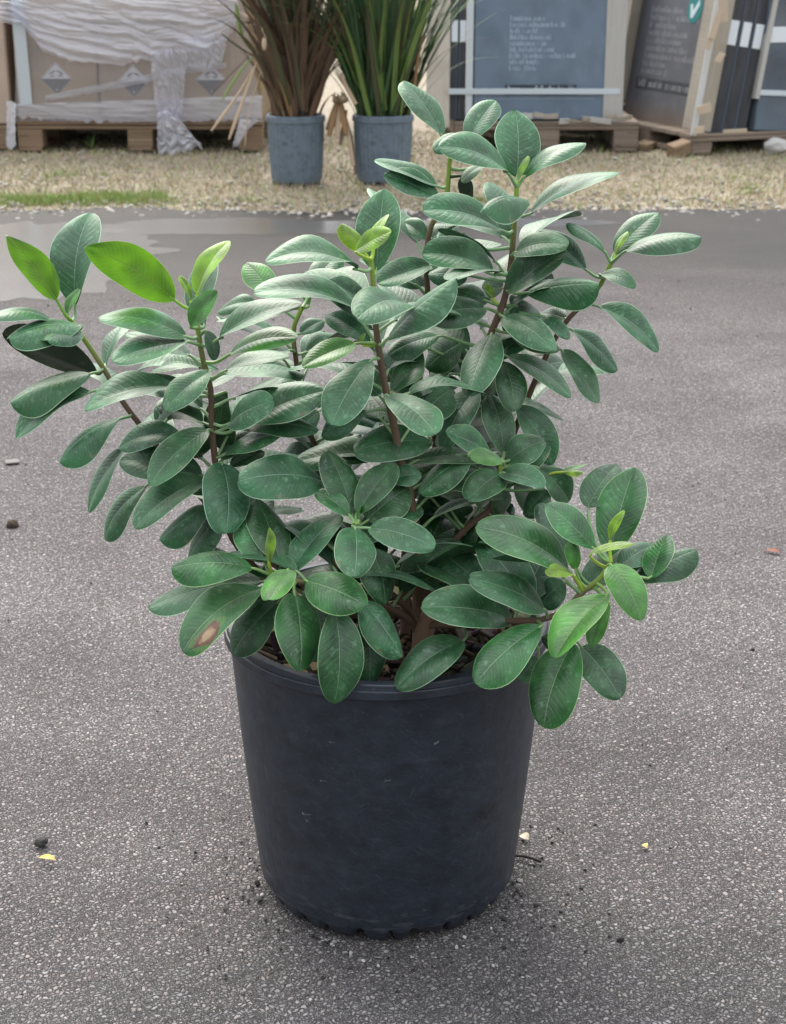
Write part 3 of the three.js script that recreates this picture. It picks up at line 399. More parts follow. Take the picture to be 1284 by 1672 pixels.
// bare lower wood
{
  const o = shrub.position, woodCol = () => [0.19, 0.12, 0.075];
  for (const [a, b, c, za, r] of [[[690, 1045], [712, 990], [770, 950], 0.06, 0.011], [[662, 1010], [660, 940], [668, 850], 0.0, 0.006], [[684, 1015], [683, 930], [678, 850], 0.02, 0.0075]])
    part('trunk', taper([V(at(a[0], a[1], za).x, 0.27, za), at(a[0], a[1], za), at(b[0], b[1], za), at(c[0], c[1], za - 0.03)], (t) => r * (1.15 - 0.4 * t), 10, 16, woodCol).translate(-o.x, 0, -o.z), barkMat, shrub);
}

// ---------------------------------------------------------------- two strap-leaved plants in faded pots behind
function strapGeo(len, wid, bend, seed, fold = 0.25) {
  return gridGeo(2, 12, (u, v) => { const s = u * 2 - 1, hw = wid / 2 * (0.55 + 0.45 * Math.sin(Math.PI * Math.min(1, v * 1.2 + 0.15))) * Math.pow(1 - v ** 5, 0.7), a = bend * v * v; return V(s * hw + 0.02 * len * nz(v * 2, seed), len * v * Math.cos(a * 0.5), len * v * Math.sin(a * 0.5) + fold * Math.abs(s) * hw); });
}
const straps = [0, 1, 2, 3, 4].map((i) => strapGeo(1, 0.036, [0.1, 0.25, 0.4, 0.6, 0.95][i], i * 3.3));
const fibre = (a, b, seed) => { const r = rng(seed); return canvasTex(64, 256, (c, w, h) => { c.fillStyle = a; c.fillRect(0, 0, w, h); for (let i = 0; i < 70; i++) { c.strokeStyle = r() < 0.6 ? b : 'rgba(0,0,0,0.25)'; c.globalAlpha = 0.2 + 0.5 * r(); c.lineWidth = 0.5 + 1.5 * r(); const x = r() * w; c.beginPath(); c.moveTo(x, 0); c.lineTo(x + (r() - 0.5) * 8, h); c.stroke(); } }); };
const strapMats = {
  olive: std(1, 1, 1, 0.6, { map: fibre('#484b36', '#66624a', 1) }), brown: std(1, 1, 1, 0.75, { map: fibre('#5a483a', '#7d6957', 2) }), rust: std(1, 1, 1, 0.75, { map: fibre('#634838', '#86685a', 3) }),
  green: std(1, 1, 1, 0.5, { map: fibre('#3a5f3a', '#5c8552', 4) }), deep: std(1, 1, 1, 0.5, { map: fibre('#2b4a30', '#476b45', 5) }), pale: std(1, 1, 1, 0.8, { map: fibre('#b9a58c', '#dccbb4', 6) }), lightgreen: std(1, 1, 1, 0.5, { map: fibre('#5f7c3c', '#88a056', 7) }), tan: std(1, 1, 1, 0.75, { map: fibre('#8a6c4a', '#b4956c', 8) }),
};
const fadedPot = scuffed('98,113,126', 1.6, 23);
function strapPlant(name, label, px, pyBase, z, potR, leaves) {
  const base = gp(px, pyBase); base.y = -0.008; base.z = z; base.x = at(px, pyBase, z).x;
  const t = thing(name, label, 'potted plant', base, 'potted strap-leaved plants between the pallets');
  const h = 0.315, soil = 0.28;
  part('pot', potShape({ h, rTop: potR, rBase: potR * 0.87, lip: 0.03, soil, ribs: 34, notch: 0.01 }), fadedPot, t);
  part('soil', gridGeo(30, 4, (u, v) => { const a = u * 6.2832, r = v * (potR - 0.012); return V(r * Math.sin(a), soil + 0.008 * nz(r * 40 * Math.sin(a), r * 40 * Math.cos(a)), r * Math.cos(a)); }), std(0.04, 0.03, 0.02, 0.95), t);
  leaves(t, soil, potR); return t;
}
function blades(t, n, y, spreadX, spreadZ, len, lean, mats, rad, widK = 1) {
  for (let i = 0; i < n; i++) {
    const a = rr(0, 6.29), k = Math.sqrt(R()), l = part('leaf', straps[Math.floor(R() * 5)], strapMats[mats[Math.floor(R() * mats.length)]], t);
    l.position.set(rad * k * Math.sin(a), y + rr(-0.02, 0.06), rad * k * Math.cos(a)); l.rotation.order = 'YXZ'; l.rotation.set(lean * (0.25 + k) * rr(0.5, 1.25), a + rr(-0.6, 0.6), rr(-0.1, 0.1)); const s = len * rr(0.65, 1.15); l.scale.set(s * widK * rr(0.8, 1.5), s, s);
  }
}
const Zp = -5.98;
strapPlant('strap_leaf_plant', 'strap-leaved plant with brown shredded stem and dark leaves in the left of two faded pots', 485, 288, Zp, 0.136, (t, y, r) => {
  const tr = (x, z, h, rad) => part('trunk', taper([V(x, y - 0.02, z), V(x * 1.2, y + h * 0.5, z), V(x * 1.5, y + h, z * 1.3)], (q) => rad * (1 - 0.3 * q) * (1 + 0.1 * Math.sin(q * 40)), 9, 24, () => [0.13, 0.085, 0.06]), barkMat, t);
  tr(-0.04, 0, 0.75, 0.045); tr(0.04, 0.02, 0.7, 0.042); tr(0.0, -0.05, 0.8, 0.045);
  blades(t, 100, y + 0.05, 0, 0, 0.66, 0.34, ['brown', 'brown', 'olive', 'olive', 'rust', 'brown'], r * 0.86, 1.1);
  blades(t, 90, y + 0.32, 0, 0, 0.8, 0.55, ['olive', 'olive', 'brown', 'deep'], r * 0.7, 0.8);
  blades(t, 40, y + 0.0, 0, 0, 0.3, 0.34, ['rust', 'brown', 'brown', 'tan'], r * 0.85, 1.7);
  const hang = (a, b, c, z, mat, w) => part('dry_leaf', taper([at(...a, z), at(...b, z + 0.05), at(...c, z + 0.06)].map((p) => p.sub(t.position)), (q) => w * (0.5 + 0.7 * q) * (1 - 0.7 * q ** 8), 6, 16).scale(1, 1, 1), strapMats[mat], t);
  hang([425, 95], [385, 160], [345, 214], Zp + 0.1, 'pale', 0.008); hang([420, 100], [395, 170], [374, 228], Zp + 0.12, 'pale', 0.0095); hang([414, 92], [390, 120], [362, 165], Zp + 0.1, 'lightgreen', 0.007);
  hang([415, 92], [392, 78], [362, 55], Zp + 0.1, 'olive', 0.006); hang([408, 80], [396, 60], [385, 5], Zp + 0.08, 'lightgreen', 0.01); hang([428, 110], [405, 190], [400, 238], Zp + 0.1, 'pale', 0.004); hang([408, 90], [380, 118], [345, 152], Zp + 0.1, 'brown', 0.004);
  hang([432, 58], [432, 68], [432, 82], Zp + 0.2, 'pale', 0.012);
});
strapPlant('strap_leaf_plant', 'strap-leaved plant with fanned dark green leaves in the right of two faded pots', 626, 293, Zp - 0.02, 0.142, (t, y, r) => {
  blades(t, 190, y, 0, 0, 1.05, 0.3, ['green', 'green', 'deep', 'deep', 'green', 'olive', 'lightgreen'], r * 0.8, 0.55);
  blades(t, 90, y, 0, 0, 0.8, 0.4, ['green', 'deep', 'olive', 'lightgreen', 'brown'], r * 0.8, 0.5);
  blades(t, 10, y, 0, 0, 0.42, 0.4, ['tan', 'brown'], r * 0.8, 0.8);
  const rel = (px, py, z) => at(px, py, z).sub(t.position), z = Zp + 0.12;
  part('dry_leaf', taper([rel(556, 120, z), rel(566, 142, z), rel(581, 170, z)], () => 0.011, 6, 10), strapMats.pale, t);
  part('dry_leaf', taper([rel(690, 60, z), rel(684, 90, z), rel(676, 150, z)], () => 0.008, 6, 10), strapMats.tan, t);
});
{ // withered leaves bundled between the two pots
  const t = thing('withered_leaf_bundle', 'bundle of withered tan leaves hanging between the two faded pots', 'dead leaves', gp(562, 270));
  const rel = (px, py, z) => at(px, py, z).sub(t.position), z = Zp + 0.06;
  const strip = (a, b, c, w, m) => part('dry_leaf', taper([rel(...a, z - 0.04), rel(...b, z), rel(...c, z + 0.02)], (q) => w * (0.6 + 0.5 * Math.sin(q * 3)), 5, 14).translate(0, 0, 0), strapMats[m], t);
  strip([552, 165], [545, 190], [538, 222], 0.016, 'tan'); strip([548, 170], [541, 195], [534, 212], 0.012, 'brown'); strip([556, 165], [562, 195], [566, 220], 0.016, 'tan'); strip([560, 172], [568, 215], [578, 270], 0.011, 'pale'); strip([558, 170], [574, 230], [581, 285], 0.008, 'brown'); strip([550, 162], [552, 200], [551, 226], 0.014, 'pale'); strip([566, 180], [560, 215], [556, 236], 0.01, 'brown');
  for (let i = 0; i < 9; i++) strip([546 + i * 2, 168], [544 + i * 2.6 + rr(-4, 4), 160 + rr(-4, 4)], [543 + i * 2.8 + rr(-5, 5), 152 + rr(-3, 6)], 0.006, 'pale');
}

// ---------------------------------------------------------------- pallets and what stands on them
const woodTex = (a, seed) => { const r = rng(seed); return canvasTex(256, 256, (c, w, h) => { c.fillStyle = a; c.fillRect(0, 0, w, h); for (let i = 0; i < 160; i++) { const y = r() * h; c.strokeStyle = r() < 0.5 ? 'rgba(40,26,14,0.22)' : 'rgba(235,220,200,0.14)'; c.lineWidth = 0.6 + 2 * r(); c.beginPath(); c.moveTo(0, y); c.bezierCurveTo(w * 0.3, y + 8 * (r() - 0.5), w * 0.6, y + 8 * (r() - 0.5), w, y); c.stroke(); } for (let i = 0; i < 12; i++) { c.fillStyle = `rgba(30,24,18,${0.1 + 0.2 * r()})`; c.beginPath(); c.ellipse(r() * w, r() * h, 4 + r() * 26, 2 + r() * 8, 0, 0, 7); c.fill(); } }, [1.3, 6]); };
const palletWood = [std(1, 1, 1, 0.88, { map: woodTex('#86705a', 1) }), std(1, 1, 1, 0.88, { map: woodTex('#7a6751', 2) })], greyWood = [std(1, 1, 1, 0.88, { map: woodTex('#84776b', 3) }), std(1, 1, 1, 0.88, { map: woodTex('#766a60', 4) })];
// a frame: place things by left-right, up and back from a front corner on the ground
function frame(corner, yaw, lean = 0) { const m = new THREE.Matrix4().makeRotationFromEuler(new THREE.Euler(0, yaw, lean, 'YXZ')); m.setPosition(corner); return m; }
const put = (o, m, x, y, z) => { o.position.copy(V(x, y, z).applyMatrix4(m)); o.quaternion.setFromRotationMatrix(m); return o; };
function pallet(label, m, w, d, h, wood) {
  const t = put(thing('wooden_pallet', label, 'pallet', V(0, 0, 0), 'wooden pallets under the stacked goods'), m, 0, 0, 0);
  const deck = 0.022, bl = h - 3 * deck, put2 = (n, g, x, y, z) => { const p = part(n, g, wood[Math.floor(R() * 2)], t); p.position.set(x, y, z); };
  for (const x of [0.07, w / 2, w - 0.07]) { for (const z of [-0.06, -d / 2, -d + 0.06]) put2('block', warpBox(0.135, bl, 0.115, 0.004, 0.004, x * 5 + z), x, deck + bl / 2, z); put2('bottom_board', warpBox(0.12, deck, d - 0.004, 0.003, 0.004, x * 3), x, deck / 2 + 0.002, -d / 2); }
  for (const z of [-0.06, -d / 2, -d + 0.06]) put2('stringer_board', warpBox(w - 0.004, deck - 0.002, 0.11, 0.003, 0.004, z * 7), w / 2, deck * 1.5 + bl, z);
  for (let i = 0; i < 7; i++) put2('deck_board', warpBox(w, deck - 0.002, d / 7 - 0.006, 0.003, 0.004, i * 4.7), w / 2, deck * 2.5 + bl, -(i + 0.5) * d / 7);
  return t;
}
const cardTex = (a, seed) => { const r = rng(seed); return canvasTex(512, 512, (c, w, h) => { c.fillStyle = a; c.fillRect(0, 0, w, h); for (let i = 0; i < 500; i++) { c.fillStyle = r() < 0.5 ? 'rgba(60,40,20,0.03)' : 'rgba(255,240,220,0.04)'; c.fillRect(r() * w, r() * h, 1 + r() * 4, 40 + r() * 160); } for (let i = 0; i < 30; i++) { const x = r() * w, y = r() * h, s = 20 + r() * 90, g = c.createRadialGradient(x, y, 0, x, y, s); g.addColorStop(0, `rgba(50,36,24,${0.1 * r()})`); g.addColorStop(1, 'rgba(0,0,0,0)'); c.fillStyle = g; c.fillRect(x - s, y - s, 2 * s, 2 * s); } }, [1.1, 1.1]); };
const card = [1, 2].map((s) => std(1, 1, 1, 0.85, { map: cardTex(s === 1 ? '#95805f' : '#8f7a5e', s) }));
const flat = (w, h, draw, rough = 0.6, extra = {}) => new THREE.MeshStandardMaterial({ map: canvasTex(w, h, draw), roughness: rough, side: THREE.DoubleSide, ...extra });
const hazard = flat(256, 256, (c) => {                // corrosive mark: white above, black below
  c.fillStyle = '#bcb6aa'; c.fillRect(0, 0, 256, 256); c.save(); c.translate(128, 128); c.rotate(Math.PI / 4); c.fillStyle = '#c9c8c4'; c.fillRect(-90, -90, 180, 180); c.restore();
  c.fillStyle = '#2b3036'; c.beginPath(); c.moveTo(2, 128); c.lineTo(254, 128); c.lineTo(128, 254); c.fill();
  c.strokeStyle = '#3a3f45'; c.lineWidth = 3; c.beginPath(); c.moveTo(128, 10); c.lineTo(246, 128); c.lineTo(128, 246); c.lineTo(10, 128); c.closePath(); c.stroke();
  c.fillStyle = '#4a4e52'; c.save(); c.translate(100, 78); c.rotate(-0.5); c.fillRect(-26, -7, 52, 14); c.restore(); c.save(); c.translate(160, 78); c.rotate(0.5); c.fillRect(-26, -7, 52, 14); c.restore(); c.fillRect(78, 104, 40, 8); c.fillRect(140, 100, 44, 12); for (const x of [98, 104, 158, 164]) c.fillRect(x, 90, 3, 12);
  c.fillStyle = '#c9c8c4'; c.font = 'bold 26px sans-serif'; c.textAlign = 'center'; c.fillText('8', 128, 226);
});
// ---- left: cartons under stretch film
const ZL = -7.15, pL = gp(30, 245, 0); pL.z = ZL; pL.x = at(30, 245, ZL).x;
const wL = at(430, 245, ZL).x - pL.x, mL = frame(pL, 0.0), hL = at(100, 198, ZL).y;
pallet('brown wooden pallet under the film-wrapped cartons at left', mL, wL, 1.0, hL, palletWood);
{
  const n = 3, cw = wL / n, place = ['left', 'middle', 'right'];
  for (let row = 0; row < 2; row++) for (let i = 0; i < n; i++) {
    const ch = 0.5, t = put(thing('cardboard_carton', row ? `brown carton in the upper layer of the film-wrapped load, ${place[i]} of its row` : `brown carton with a black and white corrosive diamond, ${place[i]} one on the left pallet`, 'carton', V(0, 0, 0), 'cartons on the film-wrapped pallet'), mL, i * cw + cw / 2 + rr(-0.004, 0.004), hL + 0.003 + ch * row, -0.06 - rr(0, 0.012));
    const b = part('body', box(cw - 0.008, ch - 0.006, 0.84, 0.008), card[(i + row) % 2], t); b.position.set(0, ch / 2, -0.42);
    const tape = part('tape', box(0.05, 0.06, 0.002, 0.0008), std(0.34, 0.27, 0.18, 0.35), t); tape.position.set(0, ch - 0.036, 0.0015);
    if (!row) { const d = part('hazard_label', new THREE.PlaneGeometry(0.135, 0.135).rotateZ(0), hazard, t); d.position.copy(at([88, 215, 343][i], [130, 134, 132][i], ZL).sub(t.position)).setZ(0.0022); const sh = new THREE.Shape(); sh.moveTo(0, -0.085); sh.lineTo(0.085, 0); sh.lineTo(0, 0.085); sh.lineTo(-0.085, 0); d.geometry = new THREE.ShapeGeometry(sh); const u = d.geometry.attributes.uv, q = d.geometry.attributes.position; for (let k = 0; k < q.count; k++) u.setXY(k, q.getX(k) / 0.17 + 0.5, q.getY(k) / 0.17 + 0.5); }
  }
  // row of goods added close behind to block light through the pallet gaps
  const mL2 = frame(V(pL.x - 0.1, 0, ZL - 1.02), 0); pallet('wooden pallet added behind the film-wrapped load to darken the gap', mL2, wL + 0.2, 1.0, hL, palletWood);
  const bl = put(thing('cardboard_carton', 'large plain carton added behind the film-wrapped load to darken the pallet gaps', 'carton', V(0, 0, 0)), mL2, wL / 2 + 0.1, hL + 0.003, -0.5), b2 = part('body', box(wL + 0.16, 1.0, 0.94, 0.008), card[1], bl); b2.position.y = 0.5;
  // neighbouring carton at the picture's left edge
  const nb = thing('cardboard_carton', 'pale beige carton at the far left edge, beside the corner guard', 'carton', V(pL.x - 0.33, 0.13, ZL - 0.12));
  const bb = part('body', box(0.56, 0.9, 0.8, 0.008), std(1, 1, 1, 0.85, { map: cardTex('#b3a294', 5) }), nb); bb.position.set(0, 0.45, -0.4);
  pallet('wooden pallet under the pale carton at the far left edge', frame(V(pL.x - 0.92, 0, ZL - 0.08), 0), 0.86, 0.9, 0.125, palletWood);
  // corner guard
  const cg = thing('corner_guard', 'pale blue-grey cardboard corner guard at the left end of the wrapped cartons', 'corner guard', at(44, 172, ZL + 0.03));
  const a = at(17, -120, ZL + 0.03).sub(cg.position), dir = a.clone(), len = dir.length();
  const cgm = std(0.42, 0.47, 0.5, 0.7); const L1 = part('front_flange', box(0.062, len, 0.006, 0.002), cgm, cg), L2 = part('side_flange', box(0.006, len, 0.06, 0.002), cgm, cg);
  const qq = new THREE.Quaternion().setFromUnitVectors(V(0, 1, 0), dir.clone().normalize()); for (const [m, dx, dz] of [[L1, 0, 0], [L2, -0.034, -0.03]]) { m.quaternion.copy(qq); m.position.copy(dir).multiplyScalar(0.5).add(V(dx, 0, dz)); }
}
// ---- stretch film
function filmMat(white, through, rough) { return new THREE.MeshPhysicalMaterial({ color: lin(white * 0.985, white * 0.99, Math.min(1, white * 1.06)), transmission: through, thickness: 0, roughness: rough, ior: 1.45, side: THREE.DoubleSide, bumpMap: filmBump, bumpScale: 0.004 }); }
const filmBump = dataTex(512, 256, (x, y) => { const n = 128 + 70 * nz(x / 60, y / 3.4) + 50 * nz(x / 18 + y / 30, y / 5, 4) + 25 * nz(x / 6, y / 2.5, 8); return [n, n, n]; });
function film(name, label, top, bottom, z, amp, seed, mat, nu = 110, nv = 36) {     // hangs between two edges given along the load's front
  const along = (list, u) => { const k = u * (list.length - 1), i = Math.min(list.length - 2, Math.floor(k)), f = k - i; return [lerp(list[i][0], list[i + 1][0], f), lerp(list[i][1], list[i + 1][1], f)]; };
  const P0 = at(...along(top, 0.5), z), g = gridGeo(nu, nv, (u, v) => {
    const a = along(bottom, u), b = along(top, u), p = at(lerp(a[0], b[0], v), lerp(a[1], b[1], v), z), e = Math.min(1, 6 * v + 0.3);
    const f = amp * (0.8 * Math.abs(nz(u * 5 + seed, v * 5 + u * 5)) + 0.22 * Math.abs(nz(u * 3 + v * 2, v * 14 + u * 7, seed)) + 0.3 * Math.abs(nz(u * 14 + v * 6, v * 11, seed + 3)) + 0.16 * Math.abs(nz(u * 34, v * 22, seed + 5)));
    return p.add(V(0, 0, f * e)).add(V(0.006 * nz(u * 30, v * 9, seed), v < 0.1 ? 0.02 * nz(u * 40, seed) : 0, 0)).sub(P0);
  }, (u, v) => [u * 3, v * 1.5]);
  const m = mesh(name, g, mat); m.position.copy(P0); return tag(m, label, 'plastic film');
}
film('stretch_film', 'thin clear stretch film drawn tight over the cartons on the left pallet', [[24, 0], [150, -6], [300, -4], [398, 0]], [[26, 196], [150, 200], [300, 199], [428, 196]], ZL + 0.012, 0.012, 3, filmMat(0.93, 0.88, 0.3));
film('bunched_film', 'crumpled whitish plastic film sagging in a swag across the top of the cartons', [[-20, 2], [40, 0], [120, -6], [220, -2], [320, -4], [388, -2]], [[-20, 34], [38, 40], [70, 84], [120, 100], [205, 106], [235, 96], [256, 102], [290, 84], [340, 88], [372, 62], [392, 30]], ZL + 0.035, 0.05, 9, filmMat(0.92, 0.66, 0.3), 190, 70);
film('film_band', 'tight streaky band of plastic film wound round the foot of the cartons', [[22, 170], [150, 166], [300, 160], [428, 156]], [[24, 192], [150, 199], [300, 198], [428, 196]], ZL + 0.028, 0.02, 14, filmMat(0.88, 0.68, 0.35), 120, 14);
film('film_strip', 'narrow strip of plastic film slanting across the cartons', [[75, 156], [200, 130], [300, 108], [370, 102]], [[75, 166], [200, 143], [300, 121], [370, 112]], ZL + 0.024, 0.014, 18, filmMat(0.88, 0.72, 0.35), 80, 6);
film('film_tail', 'thin crumpled film running down the cartons from the swag to their foot', [[246, 84], [275, 78], [306, 84]], [[256, 194], [276, 198], [298, 192]], ZL + 0.045, 0.035, 23, filmMat(0.9, 0.74, 0.3), 50, 70);
film('film_tail', 'blue-white frayed bunch of film hanging in front of the pallet down to the grass', [[258, 184], [272, 180], [288, 186]], [[258, 244], [264, 262], [273, 250], [284, 264], [296, 246], [308, 256], [318, 240], [328, 236], [331, 244]], ZL + 0.06, 0.055, 41, filmMat(0.93, 0.5, 0.25), 60, 50);
film('film_tail', 'pale crinkled film sheet over the right-hand carton', [[300, 60], [340, 50], [372, 62]], [[306, 112], [335, 118], [362, 106]], ZL + 0.03, 0.04, 29, filmMat(0.84, 0.62, 0.4), 40, 20);
film('film_tail', 'short end of white film hanging at the left pallet corner', [[12, 165], [18, 165], [26, 168]], [[11, 238], [16, 244], [26, 238]], ZL + 0.05, 0.02, 33, filmMat(0.86, 0.35, 0.4), 12, 30);
film('film_tail', 'small ragged scrap of film at the right block of the left pallet', [[392, 194], [408, 195], [424, 196]], [[380, 240], [390, 238], [400, 214]], ZL + 0.05, 0.02, 37, filmMat(0.86, 0.4, 0.4), 16, 20);
{ // small weed growing out under the pallet
  const t = thing('weed', 'small green weed sprouting under the left pallet', 'weed', gp(150, 243));
  for (let i = 0; i < 9; i++) { const l = part('leaf', straps[i % 5], strapMats[i % 3 ? 'lightgreen' : 'green'], t); l.rotation.order = 'YXZ'; l.rotation.set(rr(0.3, 1), rr(0, 6.3), 0); const s = rr(0.06, 0.13); l.scale.set(s * 3, s, s); }
}
// ---- middle: tile cartons, their straps and boards
const tileTone = (a, seed) => { const r = rng(seed); return (c, w, h) => { c.fillStyle = a; c.fillRect(0, 0, w, h); for (let i = 0; i < 160; i++) { const x = r() * w, y = r() * h, s = 20 + r() * 120, g = c.createRadialGradient(x, y, 0, x, y, s); g.addColorStop(0, r() < 0.5 ? 'rgba(20,24,30,0.06)' : 'rgba(200,205,210,0.06)'); g.addColorStop(1, 'rgba(0,0,0,0)'); c.fillStyle = g; c.fillRect(x - s, y - s, 2 * s, 2 * s); } }; };
// a column of small print and a dark band with pale lettering, too small to read in the photograph
function print(c, w, h, lines, x0, y0, step, tone, seed) {
  const r = rng(seed); c.fillStyle = tone;
  lines.forEach((len, i) => { let x = x0, y = y0 + i * step; while (x < x0 + len) { const cw = step * (0.22 + 0.3 * r()), k = Math.floor(r() * 4), s = step * 0.12; if (x > x0 && r() < 0.12) { x += cw; continue; } const hh = x === x0 ? step * 0.78 : step * (r() < 0.25 ? 0.78 : 0.52), b = y + step * 0.78; c.fillRect(x, b - hh, s, hh); if (k) c.fillRect(x, b - (k > 1 ? hh : s), cw * 0.75, s); if (k > 1) c.fillRect(x + cw * 0.75 - s, b - hh, s, hh); if (k > 2) c.fillRect(x, b - s, cw * 0.75, s); x += cw; } });
}
const ZM = -7.2, mMx = at(772, 215, ZM).x, hM = at(900, 196, ZM).y, wM = at(990, 150, ZM).x - mMx, mM = frame(V(mMx, 0, ZM), 0.0);
const blueFace = flat(1024, 1024, (c, w, h) => {      // 1.0 m of carton face, printed
  tileTone('#66788c', 3)(c, w, h); print(c, w, h, [270, 430, 205, 315, 275, 340, 510, 225, 215], 268, 470, 33, '#93a3b5', 5);
  c.fillStyle = '#2c3846'; c.fillRect(240, 838, 560, 58); print(c, w, h, [520], 262, 843, 48, '#a9b6c4', 9); c.fillStyle = '#8595a6'; c.fillRect(60, 912, 880, 3);
}, 0.5);
const edgeTex = flat(256, 512, (c, w, h) => { c.fillStyle = '#31343b'; c.fillRect(0, 0, w, h); for (let i = 0; i < 9; i++) { c.fillStyle = i % 2 ? '#22252b' : '#464a52'; c.fillRect(i * 28 + 6, 0, 9, h); } tileTone('rgba(0,0,0,0)', 8)(c, w, h); }, 0.6);
const plainBlue = flat(256, 256, tileTone('#64768a', 12), 0.55);
function tileCarton(label, m, x, y, z, w, h, d, faceMat, endMat, group, yaw = 0) {
  const t = put(thing('tile_carton', label, 'tile carton', V(0, 0, 0), group), m, x, y, z);
  const b = part('body', box(w, h, d, 0.004), plainBlue, t); b.position.set(w / 2, h / 2, -d / 2);
  if (faceMat) { const f = part('printed_face', new THREE.PlaneGeometry(w - 0.012, h - 0.012), faceMat, t); f.position.set(w / 2, h / 2, 0.0015); }
  if (endMat) { for (const [sx, px] of [[-1, -0.0015], [1, w + 0.0015]]) { const e = part('carton_end', new THREE.PlaneGeometry(d - 0.01, h - 0.012).rotateY(sx * Math.PI / 2), endMat, t); e.position.set(px, h / 2, -d / 2); } }
  return t;
}
const paper = std(0.62, 0.68, 0.74, 0.6), strapMat = std(0.5, 0.57, 0.62, 0.35), boardGrey = std(1, 1, 1, 0.8, { map: cardTex('#a9a9a6', 21) }), boardCream = std(1, 1, 1, 0.8, { map: cardTex('#c2bcb2', 22) }), boardBeige = std(1, 1, 1, 0.8, { map: cardTex('#9a9488', 23) });
pallet('grey weathered pallet under the blue-grey tile cartons in the middle', frame(V(at(742, 240, ZM).x, 0, ZM + 0.06), 0.0), at(1040, 240, ZM).x - at(742, 240, ZM).x, 0.9, hM - 0.004, greyWood);
tileCarton('large blue-grey tile carton with pale print facing the camera, middle stack', mM, 0, hM, 0, wM, 1.0, 0.1, blueFace, null);
{ // narrow cartons standing on end at its left
  const x0 = at(735, 150, ZM).x - mMx, x1 = at(762, 150, ZM).x - mMx, cw = (x1 - x0) / 2;
  for (let i = 0; i < 2; i++) {
    const t = tileCarton(i ? 'dark narrow carton end, right of the pair left of the blue-grey carton' : 'dark narrow carton end, left of the pair left of the blue-grey carton', mM, x0 + i * cw, hM, -0.01, cw - 0.004, 1.0, 0.6, edgeTex, null, null);
    const l = part('white_label', box(cw - 0.012, 0.11, 0.002, 0.0007), paper, t), p = at(748, 51, ZM); l.position.set(cw / 2, p.y - hM, 0.003);
  }
  const strap = (label, x, y, z, w, h, d) => { const s = mesh('plastic_strap', box(w, h, d, 0.001), strapMat); put(s, mM, x, y, z); return tag(s, label, 'plastic strap'); };
  const xa = at(767, 100, ZM).x - mMx; strap('pale upright plastic strap along the left edge of the blue-grey tile carton', xa, hM + 0.5, 0.004, 0.034, 1.0, 0.006);
  const ya = at(860, 149, ZM).y, xb = at(732, 149, ZM).x - mMx, xc = at(1012, 149, ZM).x - mMx; strap('pale level plastic strap across the foot of the blue-grey tile carton', (xb + xc) / 2, ya, 0.012, xc - xb, 0.03, 0.003);
  const board = (label, x, w, z, mat, h = 1.0) => { const t = put(thing('edge_board', label, 'edge board', V(0, 0, 0)), mM, x, hM - 0.04, z); const b = part('front_flange', warpBox(w, h, 0.008, 0.002, 0.003, x), mat, t); b.position.set(0, h / 2, 0); const c = part('side_flange', box(0.008, h, 0.08, 0.002), mat, t); c.position.set(w / 2 - 0.005, h / 2, -0.045); };
  board('cream cardboard edge board at the left end of the middle stack', at(716, 100, ZM).x - mMx, 0.125, -0.004, boardCream, 1.05);
  board('light grey cardboard edge board at the right end of the middle stack', at(1004, 100, ZM).x - mMx, 0.108, 0.006, boardGrey, 1.05);
  // torn card along the deck
  const torn = thing('torn_cardboard', 'torn grey-brown cardboard scraps along the foot of the middle stack', 'cardboard scraps', at(935, 196, ZM + 0.09));
  for (let i = 0; i < 9; i++) { const s = part('scrap', warpBox(rr(0.04, 0.12), rr(0.012, 0.03), 0.005, 0.002, 0.012, i * 3.1), i % 3 ? boardBeige : boardGrey, torn); s.position.set(-0.24 + i * 0.065, rr(-0.01, 0.025), rr(-0.02, 0.01)); s.rotation.set(rr(-0.3, 0.4), 0, rr(-0.15, 0.15)); }
}
{ // added row: a dark carton stands in for shade in the gap
  const m2 = frame(V(mMx - 0.15, 0, ZM - 0.88), 0); pallet('grey pallet added behind the middle and right stacks to darken the gap', m2, 1.75, 0.9, hM, greyWood);
  const t = put(thing('tile_carton', 'dark tile carton added behind the gap between the middle and right stacks in place of shade', 'tile carton', V(0, 0, 0)), m2, 1.2, hM + 0.003, -0.16), b = part('body', box(1.06, 1.1, 0.6, 0.006), std(0.035, 0.036, 0.04, 0.75), t); b.position.set(0, 0.55, -0.35);
}
